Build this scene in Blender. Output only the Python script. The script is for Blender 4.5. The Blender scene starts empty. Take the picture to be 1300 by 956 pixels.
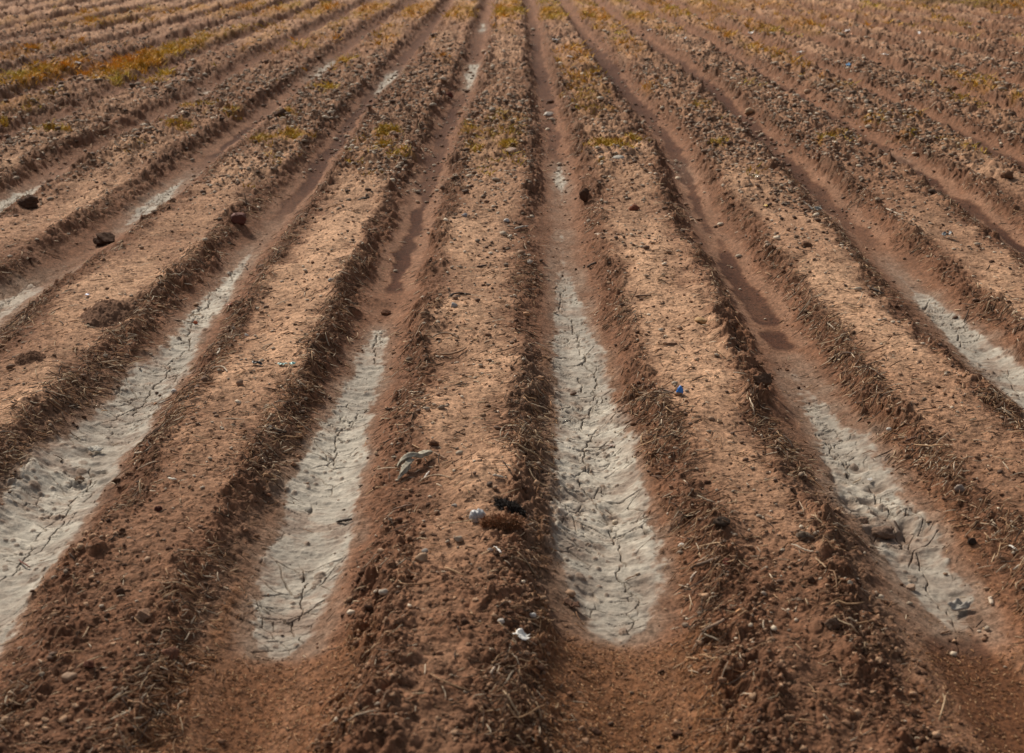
import bpy, math, random
import numpy as np

# ------------------------------------------------------------------ scene, camera, light
C = bpy.data.collections.new('field_scene')
bpy.context.scene.collection.children.link(C)
SC = bpy.context.scene
random.seed(5)
R = np.random.default_rng(11)

F = 1805.0                       # focal length in photograph pixels (50 mm on a 36 mm wide frame)
CX, CY, YH = 650.0, 433.0, -145.0
TH = math.atan((CY - YH) / F)
ST, CT = math.sin(TH), math.cos(TH)
H = 2.0                          # eye height above the furrow floor
W = 0.90                         # furrow spacing

def v_of(py): return (py - CY) / F
def t_of(py, z=0.0): return (H - z) / (ST + v_of(py) * CT)
def y_of(py, z=0.0): return t_of(py, z) * (CT - v_of(py) * ST)
def x_of(px, py, z=0.0): return (px - CX) / F * t_of(py, z)
def py_of(y, z=0.0):
    # inverse of y_of
    k = y / (H - z)
    return CY + F * (CT - k * ST) / (ST + k * CT)
def proj(x, y, z):
    f = y * CT - (z - H) * ST
    u = -y * ST - (z - H) * CT
    return CX + F * x / f, CY + F * u / f, f

# ------------------------------------------------------------------ numpy noise
def _h(ix, iy, s):
    a = (ix.astype(np.int64) * 374761393 + iy.astype(np.int64) * 668265263 + s * 2147483647) & 0xffffffff
    a = ((a ^ (a >> 13)) * 1274126177) & 0xffffffff
    a = ((a ^ (a >> 15)) * 2246822519) & 0xffffffff
    return ((a ^ (a >> 16)) & 0xffffff).astype(np.float32) / 16777216.0
def vn(x, y, s=0):
    ix = np.floor(x); iy = np.floor(y)
    fx = (x - ix).astype(np.float32); fy = (y - iy).astype(np.float32)
    fx = fx * fx * fx * (fx * (fx * 6 - 15) + 10); fy = fy * fy * fy * (fy * (fy * 6 - 15) + 10)
    a = _h(ix, iy, s); b = _h(ix + 1, iy, s); c = _h(ix, iy + 1, s); d = _h(ix + 1, iy + 1, s)
    return (a + (b - a) * fx) * (1 - fy) + (c + (d - c) * fx) * fy
def fbm(x, y, s=0, o=4, g=0.5):
    r = 0; a = 1; n = 0
    for k in range(o):
        r = r + a * (vn(x, y, s + k * 17) * 2 - 1); n += a; a *= g
        x, y = (x * 1.6 - y * 1.2) + 3.1, (x * 1.2 + y * 1.6) - 7.7
    return r / n
def worley(x, y, s=0, jit=0.9):
    ix = np.floor(x); iy = np.floor(y)
    f1 = np.full(np.shape(x), 9.0, np.float32); f2 = f1.copy(); cid = np.zeros(np.shape(x), np.float32)
    for i in (-1, 0, 1):
        for j in (-1, 0, 1):
            cx = ix + i; cy = iy + j
            h1 = _h(cx, cy, s); h2 = _h(cx, cy, s + 91)
            d = np.hypot(cx + .5 + (h1 - .5) * jit - x, cy + .5 + (h2 - .5) * jit - y).astype(np.float32)
            new = d < f1
            f2 = np.where(new, f1, np.minimum(f2, d))
            cid = np.where(new, h1 * 7.13 % 1.0, cid)
            f1 = np.where(new, d, f1)
    return f1, f2, cid
def ss(a, b, x):
    t = np.clip((x - a) / (b - a), 0, 1); return t * t * (3 - 2 * t)
def band(x, lo, hi, soft):
    return ss(lo - soft, lo + soft, x) * (1 - ss(hi - soft, hi + soft, x))

# ------------------------------------------------------------------ furrow centre lines (read off the place, as image rows -> world)
FUR = {
 0: [(795, 781), (703, 777), (640, 768), (612, 764), (560, 752), (520, 744), (487, 736), (437, 727), (387, 723), (337, 717), (300, 713), (237, 712), (187, 703), (138, 695), (87, 684), (35, 679), (0, 672)],
 -1: [(830, 352), (740, 374), (680, 396), (600, 422), (540, 440), (500, 460), (440, 477), (400, 488), (355, 503), (320, 519), (290, 528), (240, 541), (187, 556), (150, 573), (114, 593), (90, 601), (52, 608), (7, 620)],
 -2: [(760, -12), (740, 5), (690, 40), (650, 72), (600, 105), (540, 156), (500, 188), (450, 230), (400, 262), (350, 301), (310, 326), (285, 347), (255, 374), (221, 402), (187, 427), (163, 441), (138, 459), (114, 482), (90, 505), (69, 518), (38, 546), (10, 567)],
 -3: [(430, -45), (387, 5), (344, 77), (320, 117), (287, 160), (257, 200), (227, 238), (194, 277), (173, 303), (145, 340), (121, 367), (93, 408), (66, 438), (45, 459), (28, 489), (3, 530)],
 -4: [(300, -60), (267, 0), (238, 50), (204, 90), (187, 138), (173, 166), (156, 194), (141, 222), (118, 263), (93, 300), (76, 332), (59, 363), (31, 415), (5, 470)],
 1: [(831, 1233), (798, 1216), (747, 1185), (692, 1150), (641, 1105), (593, 1072), (531, 1035), (487, 1014), (437, 990), (400, 970), (363, 949), (330, 923), (300, 907), (267, 887), (240, 873), (194, 859), (173, 843), (145, 820), (121, 797), (93, 775), (59, 751), (24, 728), (0, 709)],
 2: [(560, 1375), (497, 1294), (464, 1258), (434, 1224), (394, 1183), (367, 1156), (324, 1116), (293, 1087), (257, 1048), (228, 1023), (208, 999), (173, 964), (145, 934), (121, 911), (97, 886), (76, 850), (45, 812), (21, 777), (0, 750)],
 3: [(314, 1298), (294, 1274), (273, 1241), (243, 1201), (204, 1137), (180, 1103), (142, 1044), (125, 1013), (100, 971), (73, 931), (48, 885), (24, 838), (5, 798)],
 4: [(211, 1297), (177, 1231), (163, 1196), (128, 1127), (100, 1060), (80, 1018), (50, 950), (25, 888), (5, 845)],
}
KS = list(range(-26, 27))
_py = np.linspace(960, -12, 500)
_fw = {}
for k, pts in FUR.items():
    pts = sorted(pts); yy = np.array([p[0] for p in pts], float); xx = np.array([p[1] for p in pts], float)
    q = (xx - CX) / (yy - YH)
    _fw[k] = np.interp(_py, yy, q) if True else None
def _smooth(a, n=9):
    p = np.pad(a, n, mode='edge'); return np.convolve(p, np.ones(2 * n + 1) / (2 * n + 1), 'valid')
for k in _fw: _fw[k] = _smooth(_fw[k])
avg = (_fw[4] - _fw[-4]) / 8.0
avg = _smooth(avg, 30)
_yw = y_of(_py)                                    # increasing with falling row
def cen(k, y):
    """world x of furrow k at distance y"""
    kk = min(max(k, -4), 4)
    q = _fw[kk] + (k - kk) * avg * 1.0
    return np.interp(y, _yw, q * (x_of(CX + 1, _py) * (_py - YH)))

# amount of dried grey mud, of dark damp soil and of pale sand along each furrow: (row, left half-width, right half-width, strength)
MUD = {
 0: [(940, 0, 0, 0), (826, .07, .07, .3), (806, .11, .12, .6), (780, .13, .14, .8), (740, .16, .16, 1), (690, .20, .17, 1), (590, .16, .155, 1), (500, .13, .14, 1), (440, .11, .12, 1), (385, .10, .09, .85), (350, .10, .09, .5), (318, .07, .06, .4), (303, .05, .05, .55), (290, .04, .04, .3), (250, .05, .05, .35), (236, .07, .06, .8), (212, .05, .05, .7), (200, 0, 0, 0), (0, 0, 0, 0)],
 -1: [(850, .03, .03, 0), (838, .08, .09, .4), (815, .11, .12, .75), (780, .13, .14, .9), (740, .15, .15, 1), (660, .14, .15, 1), (600, .15, .14, 1), (560, .13, .11, 1), (500, .10, .08, .95), (450, .09, .08, .9), (422, .06, .06, .7), (405, .02, .02, 0), (122, 0, 0, 0), (114, .05, .05, .6), (98, .08, .08, 1), (84, .08, .08, .8), (76, 0, 0, 0), (45, .0, .0, 0), (40, .07, .07, .8), (32, .07, .07, .7), (25, 0, 0, 0)],
 -2: [(960, .2, .18, 1), (740, .20, .17, 1), (640, .19, .15, 1), (540, .15, .13, 1), (480, .13, .11, 1), (440, .09, .07, .9), (400, .08, .08, .9), (350, .07, .07, .7), (320, .06, .06, .4), (300, .05, .07, .35), (280, .04, .04, .3), (262, 0, 0, 0), (128, 0, 0, 0), (116, .08, .06, .7), (98, .1, .08, 1), (86, .04, .04, .3), (80, 0, 0, 0)],
 -3: [(450, .1, .12, .5), (390, .1, .14, .5), (345, .08, .12, .4), (325, .02, .02, .1), (300, .04, .04, .35), (285, .07, .07, .65), (250, .09, .09, .8), (225, .06, .06, .5), (205, 0, 0, 0), (110, 0, 0, 0), (100, .09, .07, .6), (80, .09, .07, .6), (72, 0, 0, 0)],
 -4: [(300, .1, .1, .8), (250, .1, .1, .8), (232, .05, .05, .3), (215, 0, 0, 0), (130, 0, 0, 0), (118, .08, .08, .5), (108, .0, .0, 0)],
 1: [(842, 0, 0, 0), (815, .08, .10, .35), (780, .12, .13, .6), (740, .14, .14, .8), (690, .16, .14, .85), (620, .13, .15, .85), (560, .08, .15, .85), (520, .08, .12, .65), (480, .07, .08, .45), (452, .05, .05, .3), (440, 0, 0, 0), (245, 0, 0, 0), (230, .04, .05, .35), (208, .04, .05, .45), (198, 0, 0, 0)],
 2: [(960, .15, .15, 1), (500, .12, .13, 1), (430, .10, .12, 1), (385, .07, .10, .9), (370, .05, .06, .5), (335, .05, .06, .35), (318, .03, .03, .15), (300, 0, 0, 0)],
 3: [(232, 0, 0, 0), (222, .05, .05, .3), (196, .05, .05, .35), (186, 0, 0, 0)],
}
WET = {
 0: [(960, .12, .5), (850, .12, .35), (830, .0, 0), (350, .0, 0), (225, .05, .0), (190, .06, .6), (150, .06, .5), (120, .12, .8), (60, .12, .75), (30, .1, .4), (0, .1, 0)],
 -1: [(960, .1, .4), (860, .1, .3), (840, 0, 0), (412, .05, 0), (404, .07, .4), (398, .05, .2), (376, .06, .1), (366, .07, 1), (320, .07, 1), (285, .055, 1), (262, .05, .9), (235, .09, .7), (205, .1, .7), (150, .1, .8), (125, .06, .6), (112, .06, 0), (85, .05, 0), (75, .12, .6), (45, .12, .3), (25, .1, 0)],
 -2: [(290, .05, 0), (268, .06, .7), (250, .09, 1), (160, .09, 1), (125, .1, .6), (85, .1, .6), (55, .12, .7), (25, .1, .5), (0, .1, .2)],
 -3: [(245, .05, 0), (205, .05, .3), (198, .055, .9), (165, .06, .8), (148, .06, .2), (140, .04, .2), (50, .1, .4), (0, .1, .2)],
 -4: [(250, .08, .2), (180, .05, .35), (150, .05, .3), (0, .08, .2)],
 1: [(960, .15, .9), (850, .15, .9), (815, .12, .5), (790, 0, 0), (447, .05, 0), (441, .08, 1), (424, .06, .9), (417, .02, .1), (410, .085, 1), (345, .085, 1), (325, .06, .9), (315, .03, .3), (300, .05, 1), (270, .05, .9), (245, .06, .7), (195, .08, .7), (100, .13, .8), (70, .14, .8), (40, .1, .3), (0, .1, 0)],
 2: [(330, .06, 0), (290, .09, .5), (240, .10, .8), (180, .10, .8), (90, .13, .8), (55, .1, .4), (30, .1, .0)],
 3: [(400, .06, .8), (330, .07, 1), (235, .07, .9), (180, .08, .6), (130, .09, .8), (90, .1, .5), (50, .1, .1)],
 4: [(400, .08, .7), (200, .08, .8), (150, .09, .8), (100, .09, .4), (50, .1, .0)],
}
def prof(tab, k, py):
    t = tab.get(k)
    if t is None: return [np.zeros_like(py) for _ in range(3)]
    t = sorted(t); r = np.array([q[0] for q in t], float)
    return [np.interp(py, r, np.array([q[i] for q in t], float)) for i in range(1, len(t[0]))]

# ------------------------------------------------------------------ the ground grid
NC, NR = 1640, 1660
tc = np.linspace(-.47, .47, NC)
ext = .47 * (12.0 ** (np.linspace(0, 1, 46)[1:]))
tcol = np.concatenate([-ext[::-1], tc, ext])
rows_py = np.linspace(1060, -42, NR)
ynear = np.linspace(0.45, y_of(1060), 26)[:-1]
yfar = y_of(-42) * (25.0 ** (np.linspace(0, 1, 60)[1:]))
yrow = np.concatenate([ynear, y_of(rows_py), yfar])
nr, nc = len(yrow), len(tcol)
Y = np.repeat(yrow[:, None], nc, 1)
X = tcol[None, :] * np.maximum(yrow[:, None], 1.6)
PY = np.repeat(py_of(yrow)[:, None], nc, 1)

# furrow coordinate u (integers are furrow centres), per row
CEN = np.stack([cen(k, yrow) for k in KS], 1)      # nr x nk
U = np.empty_like(X)
for i in range(nr): U[i] = np.interp(X[i], CEN[i], KS, left=KS[0] - .5, right=KS[-1] + .5)
U = U + .016 * fbm(X * 2.2, Y * .8, 5, 3) + (.045 * fbm(X * 5, Y * 3.2, 6, 3) + .030 * fbm(X * 13, Y * 10, 7, 3)) * ss(.08, .25, np.abs(U - np.round(U)))
K = np.round(U).astype(int)
A = U - K                                          # -.5..0.5, signed offset from the furrow centre
D = np.abs(A)

# right-hand field edge beyond which the rows end in weeds
PXg = CX + F * X / (Y * CT + H * ST)
edge = PY - (PXg - 1070) * .085
weedland = (1 - ss(-3, 3, edge)) * ss(1040, 1120, PXg)

NEAR = ss(560, 840, PY)                            # towards the viewer the beds are darker, loose soil
FARG = ss(330, 150, PY)                            # the stony stretch
nA = fbm(X * 3.1, Y * 1.6, 21, 4); nB = fbm(X * 11, Y * 9, 31, 4); nC = fbm(X * 38, Y * 34, 41, 4)
nD = fbm(X * 1.1, Y * .5, 51, 3)
DSH = np.interp(PY, [150, 300, 500, 760], [.198, .230, .255, .30]).astype(np.float32)     # where the bed shoulder lies
hump = ss(.02, 1, (D + .025 * nA + .012 * nD) / (DSH + .10))
dep = (.100 - .014 * FARG) * (1 + .22 * nD + .12 * nA)
Z = dep * hump + .010 * np.exp(-((D - DSH - .02) / .055) ** 2) * (1 + .9 * nA) - .010 * ss(.38, .5, D)
Z += .020 * nA * ss(.1, .3, D) + .012 * ss(.3, .5, D) + .026 * fbm(X * 1.7, Y * .9, 61, 3) * ss(.15, .35, D)

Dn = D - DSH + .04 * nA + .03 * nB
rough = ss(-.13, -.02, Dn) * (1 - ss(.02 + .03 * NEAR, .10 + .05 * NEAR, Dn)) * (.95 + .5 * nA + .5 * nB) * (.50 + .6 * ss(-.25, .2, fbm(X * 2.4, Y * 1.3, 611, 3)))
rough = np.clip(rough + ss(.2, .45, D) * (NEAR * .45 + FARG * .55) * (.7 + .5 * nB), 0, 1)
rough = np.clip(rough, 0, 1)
w1a, w1b, id1 = worley(X / .075, Y / .085, 3)
w2a, w2b, id2 = worley(X / .036, Y / .042, 4)
w3a, w3b, id3 = worley(X / .018, Y / .021, 5)
def lump(f1, cid, thr, sz): return np.where(cid > thr, np.sqrt(np.clip(1 - (f1 / sz) ** 2, 0, 1)), 0)
L1 = lump(w1a + .12 * nC, id1, .62, .50); L2 = lump(w2a, id2, .42, .5); L3 = lump(w3a, id3, .35, .5)
Z += rough * (.034 * L1 * np.clip(2.2 * id1 - 1.3, 0, 1) * ss(-.3, .2, nA) + .012 * L2 * (.3 + .9 * id2) + .007 * L3)
Z += rough * (.026 * nB + .011 * nC) * (1 + .5 * FARG)
Z += FARG * ss(.09, .18, D) * (.010 * nC + .016 * nB + .012 * L2 * (id2 > .7))
Z += FARG * ss(.12, .3, D) * (.012 * L1 * (id1 > .8) + .018 * nB)
Z += (1 - rough) * ss(.1, .3, D) * (.006 * nB + .0024 * nC + .004 * L2 * (id2 > .86) + .0035 * L3 * (id3 > .8))
# small rills running down the banks
bank = band(D, .12, .27, .05)
Z += bank * .0045 * fbm(X / .16 + 3, (Y + .35 * A * W) / .026, 71, 3)
# ------------------------------------------------------------------ mud, damp tracks
MUDM = np.zeros_like(X); WETM = np.zeros_like(X); SAND = np.zeros_like(X); FILM = np.zeros_like(X)
for k in range(-4, 5):
    m = K == k
    py = PY[m]; a = A[m]
    if k in MUD:
        l, r, s = prof(MUD, k, py)
        e = .036 * fbm(X[m] * 9, Y[m] * 5, 81 + k, 4, .6) + .012 * nC[m]
        dist = np.where(a < 0, l * .93 + a, r * .93 - a) + e
        MUDM[m] = ss(.34, .66, np.clip(dist / .062, -1, 1) * .5 + .5 - (1 - s) * .80 + .30 * nB[m] * (1.15 - s) + .22 * nA[m] * (1.3 - s) + .10 * nC[m]) * np.clip(.35 + s, 0, 1) * (s > .02)
        FILM[m] = ss(-.055, .03, dist + .018 + .02 * nB[m]) * np.clip(s * 2.2, 0, 1) * (.8 + .5 * nB[m])
    if k in WET:
        w, s = prof(WET, k, py)
        off = .02 * fbm(X[m] * 0 + k * 9.1, Y[m] * .9, 91, 3) + .045 * fbm(X[m] * 0 + k * 5.3, Y[m] * 2.6, 93, 3)
        e = .045 * fbm(X[m] * 6, Y[m] * 5, 95 + k, 4, .6) + .008 * nC[m]
        dw = w * .74 + e - .035 * ss(.3, .6, fbm(X[m] * 3, Y[m] * 2.4, 97 + k, 3)) - np.abs(a + off)
        WETM[m] = ss(-.012, .016, dw) * np.clip(s * 1.2, 0, 1) * (s > .03)
        SAND[m] = band(dw, -.075, -.006, .012) * ss(.1, .4, s) * ss(190, 240, py)
    if k in (-3, -4):
        SAND[m] = np.maximum(SAND[m], ss(.13, .08, np.abs(a)) * band(py, 118, 300, 20) * (.6 + .5 * nA[m]) * (1 - WETM[m]))
WETM *= (1 - MUDM)
# greyer tone on the left-hand bank beside the mud, fading out up the slope
LBANK = np.zeros_like(X)
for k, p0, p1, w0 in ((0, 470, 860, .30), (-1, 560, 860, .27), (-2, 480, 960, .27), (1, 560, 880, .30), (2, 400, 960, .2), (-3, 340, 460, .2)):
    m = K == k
    LBANK[m] = ss(w0 + .05, w0 - .06, -A[m] + .05 * nA[m]) * (A[m] < .02) * band(PY[m], p0, p1, 35)
# lay the mud: smooth lens, then cracks, wrinkles, foot-sized dents
mm = np.clip(MUDM, 0, 1)
fl = ss(.17, .03, D)
Z = Z * (1 - .0 * mm)
dents = np.zeros_like(X)
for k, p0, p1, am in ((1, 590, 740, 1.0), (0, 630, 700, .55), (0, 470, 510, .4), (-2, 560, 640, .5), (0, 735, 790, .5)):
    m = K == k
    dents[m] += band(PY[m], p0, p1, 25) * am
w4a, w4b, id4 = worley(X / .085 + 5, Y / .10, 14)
Z -= mm * dents * .022 * np.where(id4 > .35, ss(.55, .1, w4a), 0)
Z += mm * dents * .014 * fbm(X * 11, Y * 9, 121, 3)
Z += mm * (.0065 * fbm(X / .10, Y / .034 + 2 * A, 131, 5, .6) + .0035 * nC + .004 * nA + .004 * nB)
CRB = mm * ((L3 * (id3 > .90) * .6 + L2 * (id2 > .955)) * ss(-.2, .3, nB + nA))
Z += CRB * .008
# cracks
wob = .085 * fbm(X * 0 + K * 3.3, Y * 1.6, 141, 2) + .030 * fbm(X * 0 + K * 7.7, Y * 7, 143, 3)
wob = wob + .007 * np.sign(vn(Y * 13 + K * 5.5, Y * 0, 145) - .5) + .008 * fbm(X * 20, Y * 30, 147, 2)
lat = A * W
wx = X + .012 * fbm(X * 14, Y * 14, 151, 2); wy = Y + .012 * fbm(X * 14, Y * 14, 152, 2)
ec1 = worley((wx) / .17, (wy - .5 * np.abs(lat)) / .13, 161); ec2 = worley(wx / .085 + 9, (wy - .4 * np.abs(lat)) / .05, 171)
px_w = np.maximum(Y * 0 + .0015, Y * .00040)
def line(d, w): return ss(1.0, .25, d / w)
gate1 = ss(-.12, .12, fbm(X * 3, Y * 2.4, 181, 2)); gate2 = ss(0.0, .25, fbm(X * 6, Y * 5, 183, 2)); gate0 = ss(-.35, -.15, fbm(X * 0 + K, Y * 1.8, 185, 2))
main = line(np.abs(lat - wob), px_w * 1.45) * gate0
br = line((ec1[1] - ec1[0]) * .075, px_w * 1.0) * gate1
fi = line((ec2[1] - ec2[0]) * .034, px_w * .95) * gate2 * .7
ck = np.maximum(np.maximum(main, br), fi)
mudlike = np.clip(np.maximum(mm, .55 * LBANK * ss(.3, .1, D)), 0, 1) * ss(.4, .75, np.maximum(mm, LBANK))
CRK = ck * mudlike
Z -= CRK * .013
# slight lift of plate rims
Z += mm * .003 * (ss(.30, .05, ec1[1] - ec1[0])) * gate1
# damp tracks lie a little lower, smooth
Z -= WETM * .003
# slumped soil mounds
def bump(px, py, wx_, wy_, hh, zz=.15, sharp=1.0):
    global Z
    x0 = x_of(px, py, zz); y0 = y_of(py, zz)
    r = np.hypot((X - x0) / wx_, (Y - y0) / wy_)
    Z = Z + hh * np.clip(1 - r, 0, 1) ** sharp * (1 + .5 * nB)
for b in ((968, 488, .13, .2, .05), (925, 414, .12, .2, .045), (600, 600, .1, .2, .02), (440, 180, .2, .5, .03), (910, 655, .11, .16, .035), (1000, 820, .10, .12, .035), (40, 560, .15, .2, .03), (1110, 672, .09, .13, .03, .0), (480, 380, .12, .12, .02, .02),
          (470, 404, .10, .10, .012, .0), (885, 405, .08, .12, .02), (300, 262, .2, .3, .04), (700, 450, .1, .2, .0)):
    bump(*b)
Z *= ss(60, 34, Y) * .75 + .25

# moss / yellow grass patches
MOSS = np.zeros_like(X)
def ell(px, py, rx, ry, s=1.0, rot=0.0):
    global MOSS
    dx = PXg - px; dy = PY - py
    dx, dy = dx * math.cos(rot) + dy * math.sin(rot), -dx * math.sin(rot) + dy * math.cos(rot)
    MOSS = np.maximum(MOSS, s * ss(1.15, .55, np.hypot(dx / rx, dy / ry) + .55 * nB + .35 * nA))
for e in ((165, 92, 72, 17, 1, -.28), (60, 106, 75, 14, .95, -.2), (235, 66, 50, 9, .7, -.25), (50, 104, 40, 12, .9, -.2), (68, 129, 14, 4, .8, 0), (20, 75, 40, 9, .45, -.2), (300, 50, 60, 7, .5, -.2), (530, 22, 40, 7, .9, -.1),
          (590, 26, 45, 9, .7, 0), (640, 22, 34, 8, 1, 0), (700, 24, 40, 8, .95, 0), (755, 24, 40, 8, .7, 0), (800, 30, 50, 9, .8, 0), (880, 22, 70, 9, .5, 0), (1000, 42, 60, 12, .6, 0), (950, 12, 80, 8, .5, 0), (245, 148, 30, 5, .9, 0), (375, 186, 28, 8, .9, 0), (340, 190, 20, 5, .7, 0), (365, 158, 12, 7, .9, 0),
          (412, 124, 18, 4, .9, 0), (300, 155, 20, 7, .7, 0), (365, 132, 16, 5, .9, -.4), (230, 175, 20, 7, .7, 0), (70, 185, 22, 6, .8, 0), (490, 184, 22, 7, 1, 0), (490, 199, 20, 5, .9, 0), (520, 211, 14, 4, .6, 0), (592, 175, 12, 8, .8, 0), (622, 167, 9, 3, .7, 0), (645, 199, 16, 6, .8, 0), (600, 202, 14, 5, .6, 0), (765, 203, 22, 8, 1, 0), (790, 206, 14, 5, .9, 0), (800, 195, 14, 6, .9, 0), (775, 150, 10, 4, .5, 0),
          (735, 120, 12, 4, .4, 0), (705, 130, 10, 4, .8, 0), (820, 125, 14, 8, .7, 0), (830, 160, 16, 6, .6, 0), (1110, 163, 20, 7, .7, 0), (1160, 162, 14, 5, .7, 0), (912, 202, 14, 6, .7, 0), (1240, 122, 26, 8, .7, 0), (1040, 196, 5, 3, 1, 0), (1150, 187, 16, 6, .5, 0), (890, 150, 16, 6, .5, 0), (1065, 190, 20, 6, .5, 0), (420, 90, 30, 8, .6, -.2), (200, 110, 30, 7, .5, -.2), (130, 35, 80, 5, .6, -.1), (680, 10, 60, 4, .5, 0), (5, 168, 8, 4, .8, 0), (1290, 135, 14, 8, .6, 0), (970, 75, 30, 6, .35, 0), (1290, 22, 60, 5, .3, 0)):
    ell(*e)
genM = ss(.12, .45, fbm(X * 1.3, Y * .55, 201, 4)) * ss(260, 150, PY) * ss(.18, .34, D) * .30
genM = genM + ss(.0, .3, fbm(X * .5, Y * .3, 211, 3)) * ss(60, 10, PY) * ss(.16, .34, D) * .6
MOSS = np.clip(np.maximum(MOSS * ss(.10, .26, D), genM), 0, 1)
MOSS = np.maximum(MOSS, weedland * (.5 + .4 * nA))
Z += MOSS * .012 * (1 + nB)
# orange chaff washed together at the near end of the furrows
CHAFF = np.zeros_like(X)
for k, p0, wd, am in ((0, 822, .26, 1), (-1, 838, .28, .8), (1, 838, .20, .6), (-2, 905, .3, .9), (2, 760, .45, 1), (3, 500, .0, 0)):
    m = K == k
    CHAFF[m] = np.maximum(CHAFF[m], am * ss(p0 - 14, p0 + 18, PY[m] + 30 * nA[m]) * ss(wd + .07, wd - .07, D[m] + .05 * nA[m]))
for k, side, off, wd, p0, p1, am in ((0, -1, .215, .022, 660, 830, .9), (0, 1, .19, .025, 500, 800, .55), (-1, -1, .17, .025, 745, 850, .9), (1, 1, .19, .03, 540, 800, .5), (0, -1, .15, .02, 450, 560, .8), (0, 1, .145, .018, 440, 540, .7), (-2, 1, .19, .04, 740, 960, .7), (1, 1, .25, .08, 780, 860, .9)):
    m = K == k
    CHAFF[m] = np.maximum(CHAFF[m], am * np.exp(-((A[m] * side - off - .015 * nA[m]) / wd) ** 2) * band(PY[m], p0, p1, 25) * (.6 + .7 * nB[m]))
CHAFF = np.clip(CHAFF * (1 - mm * .8), 0, 1)
Z += CHAFF * (.006 + .004 * nC)

# ------------------------------------------------------------------ base colours (dry, damp, grey mud ...) as material maps
def c3(*c): return np.array(c, np.float32)
def mix(a, b, t): return a * (1 - t[..., None]) + b * t[..., None]
n5 = fbm(X * 60, Y * 48, 301, 3)
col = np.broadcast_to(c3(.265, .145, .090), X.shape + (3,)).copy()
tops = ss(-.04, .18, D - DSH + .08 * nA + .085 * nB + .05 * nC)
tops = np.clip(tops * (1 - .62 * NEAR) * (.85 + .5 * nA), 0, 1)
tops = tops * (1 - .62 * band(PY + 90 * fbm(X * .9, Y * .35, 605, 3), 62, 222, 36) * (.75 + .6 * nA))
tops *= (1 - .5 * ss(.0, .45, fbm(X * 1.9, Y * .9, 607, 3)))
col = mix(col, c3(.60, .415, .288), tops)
far = ss(120, 30, PY)
col = mix(col, c3(.45, .27, .19), far * ss(.18, .34, D) * .25)
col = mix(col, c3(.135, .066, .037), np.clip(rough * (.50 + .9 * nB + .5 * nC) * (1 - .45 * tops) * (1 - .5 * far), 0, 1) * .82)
col = mix(col, c3(.165, .082, .047), NEAR * ss(.2, .5, D) * .6 * (.8 + .6 * nB).clip(0, 1))
col = mix(col, c3(.26, .21, .17), FARG * rough * .3 * (id2 > .5) * (1 - MOSS))
col = mix(col, c3(.44, .30, .22), np.clip(SAND * .45, 0, 1))
col = mix(col, c3(.235, .175, .130), np.clip(LBANK * (.62 + .5 * nA), 0, 1) * .75)
col = mix(col, c3(.33, .285, .24), np.clip(FILM * (1 - mm), 0, 1) * .62)
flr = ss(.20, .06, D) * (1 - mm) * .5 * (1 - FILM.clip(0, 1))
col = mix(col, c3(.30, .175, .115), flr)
col = mix(col, c3(.075, .030, .017), np.clip(WETM * (.9 + .4 * nA), 0, 1) * .9)
mudc = mix(np.broadcast_to(c3(.385, .350, .305), col.shape), c3(.55, .510, .445), ss(-.3, .5, nA))
mudc = mix(mudc, c3(.27, .235, .20), ss(.1, .6, nB + .3 * nC) * .5)
mudc = mix(mudc, c3(.25, .16, .115), ss(.1, .5, fbm(X * 5, Y * 7, 401, 5, .65)) * .6)
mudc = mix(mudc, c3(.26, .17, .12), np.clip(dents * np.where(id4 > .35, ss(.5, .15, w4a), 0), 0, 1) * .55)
mudc = mix(mudc, c3(.20, .125, .088), ss(.35, .8, .5 + .5 * fbm(X * 16, Y * 14, 411, 4, .65) + .25 * nD) * .55 * np.clip(1.6 - 1.0 * ss(.16, .05, D), 0, 1))
edg = ss(.85, .35, mm) * .5
mudc = mix(mudc, c3(.235, .155, .11), np.clip(edg + .6 * (CRB > .15), 0, .9))
mudc = mudc * (1 + .22 * fbm(X / .10, Y / .034 + 2 * A, 131, 5, .6) + .12 * nC)[..., None]
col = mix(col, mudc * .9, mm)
col = mix(col, c3(.11, .070, .045), np.clip(CRK * 1.0, 0, 1) * .8)  # shade inside the cracks painted into the colour, over the cut grooves
col = mix(col, c3(.235, .115, .052), CHAFF * .7)
mossc = mix(np.broadcast_to(c3(.43, .225, .032), col.shape), c3(.42, .27, .036), ss(-.2, .5, fbm(X * 1.5, Y, 421, 3)))
col = mix(col, mossc, np.clip(MOSS * (.75 + .4 * nB), 0, 1) * .92)
col = mix(col, c3(.13, .085, .03), weedland * .6)
col *= (1 + (.16 * nA + .20 * nB) * (1 - mm))[..., None]
nS = fbm(X * 13, Y * 42, 307, 4, .6)
Z += .0035 * nS * ss(.12, .3, D)
col *= (1 + .30 * nS * ss(.1, .3, D))[..., None]
n6 = fbm(X * 150, Y * 110, 303, 2)
col *= (1 + (.30 * n5 + .42 * n6 + .16 * nC) * (1 - .6 * mm))[..., None]
col *= (1 + .10 * (id3 - .5) * rough)[..., None]
col *= mix(np.broadcast_to(c3(.80, .700, .620), col.shape), c3(1, .98, .93), np.clip(mm, 0, 1))
col = np.clip(col, .008, .8)

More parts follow.
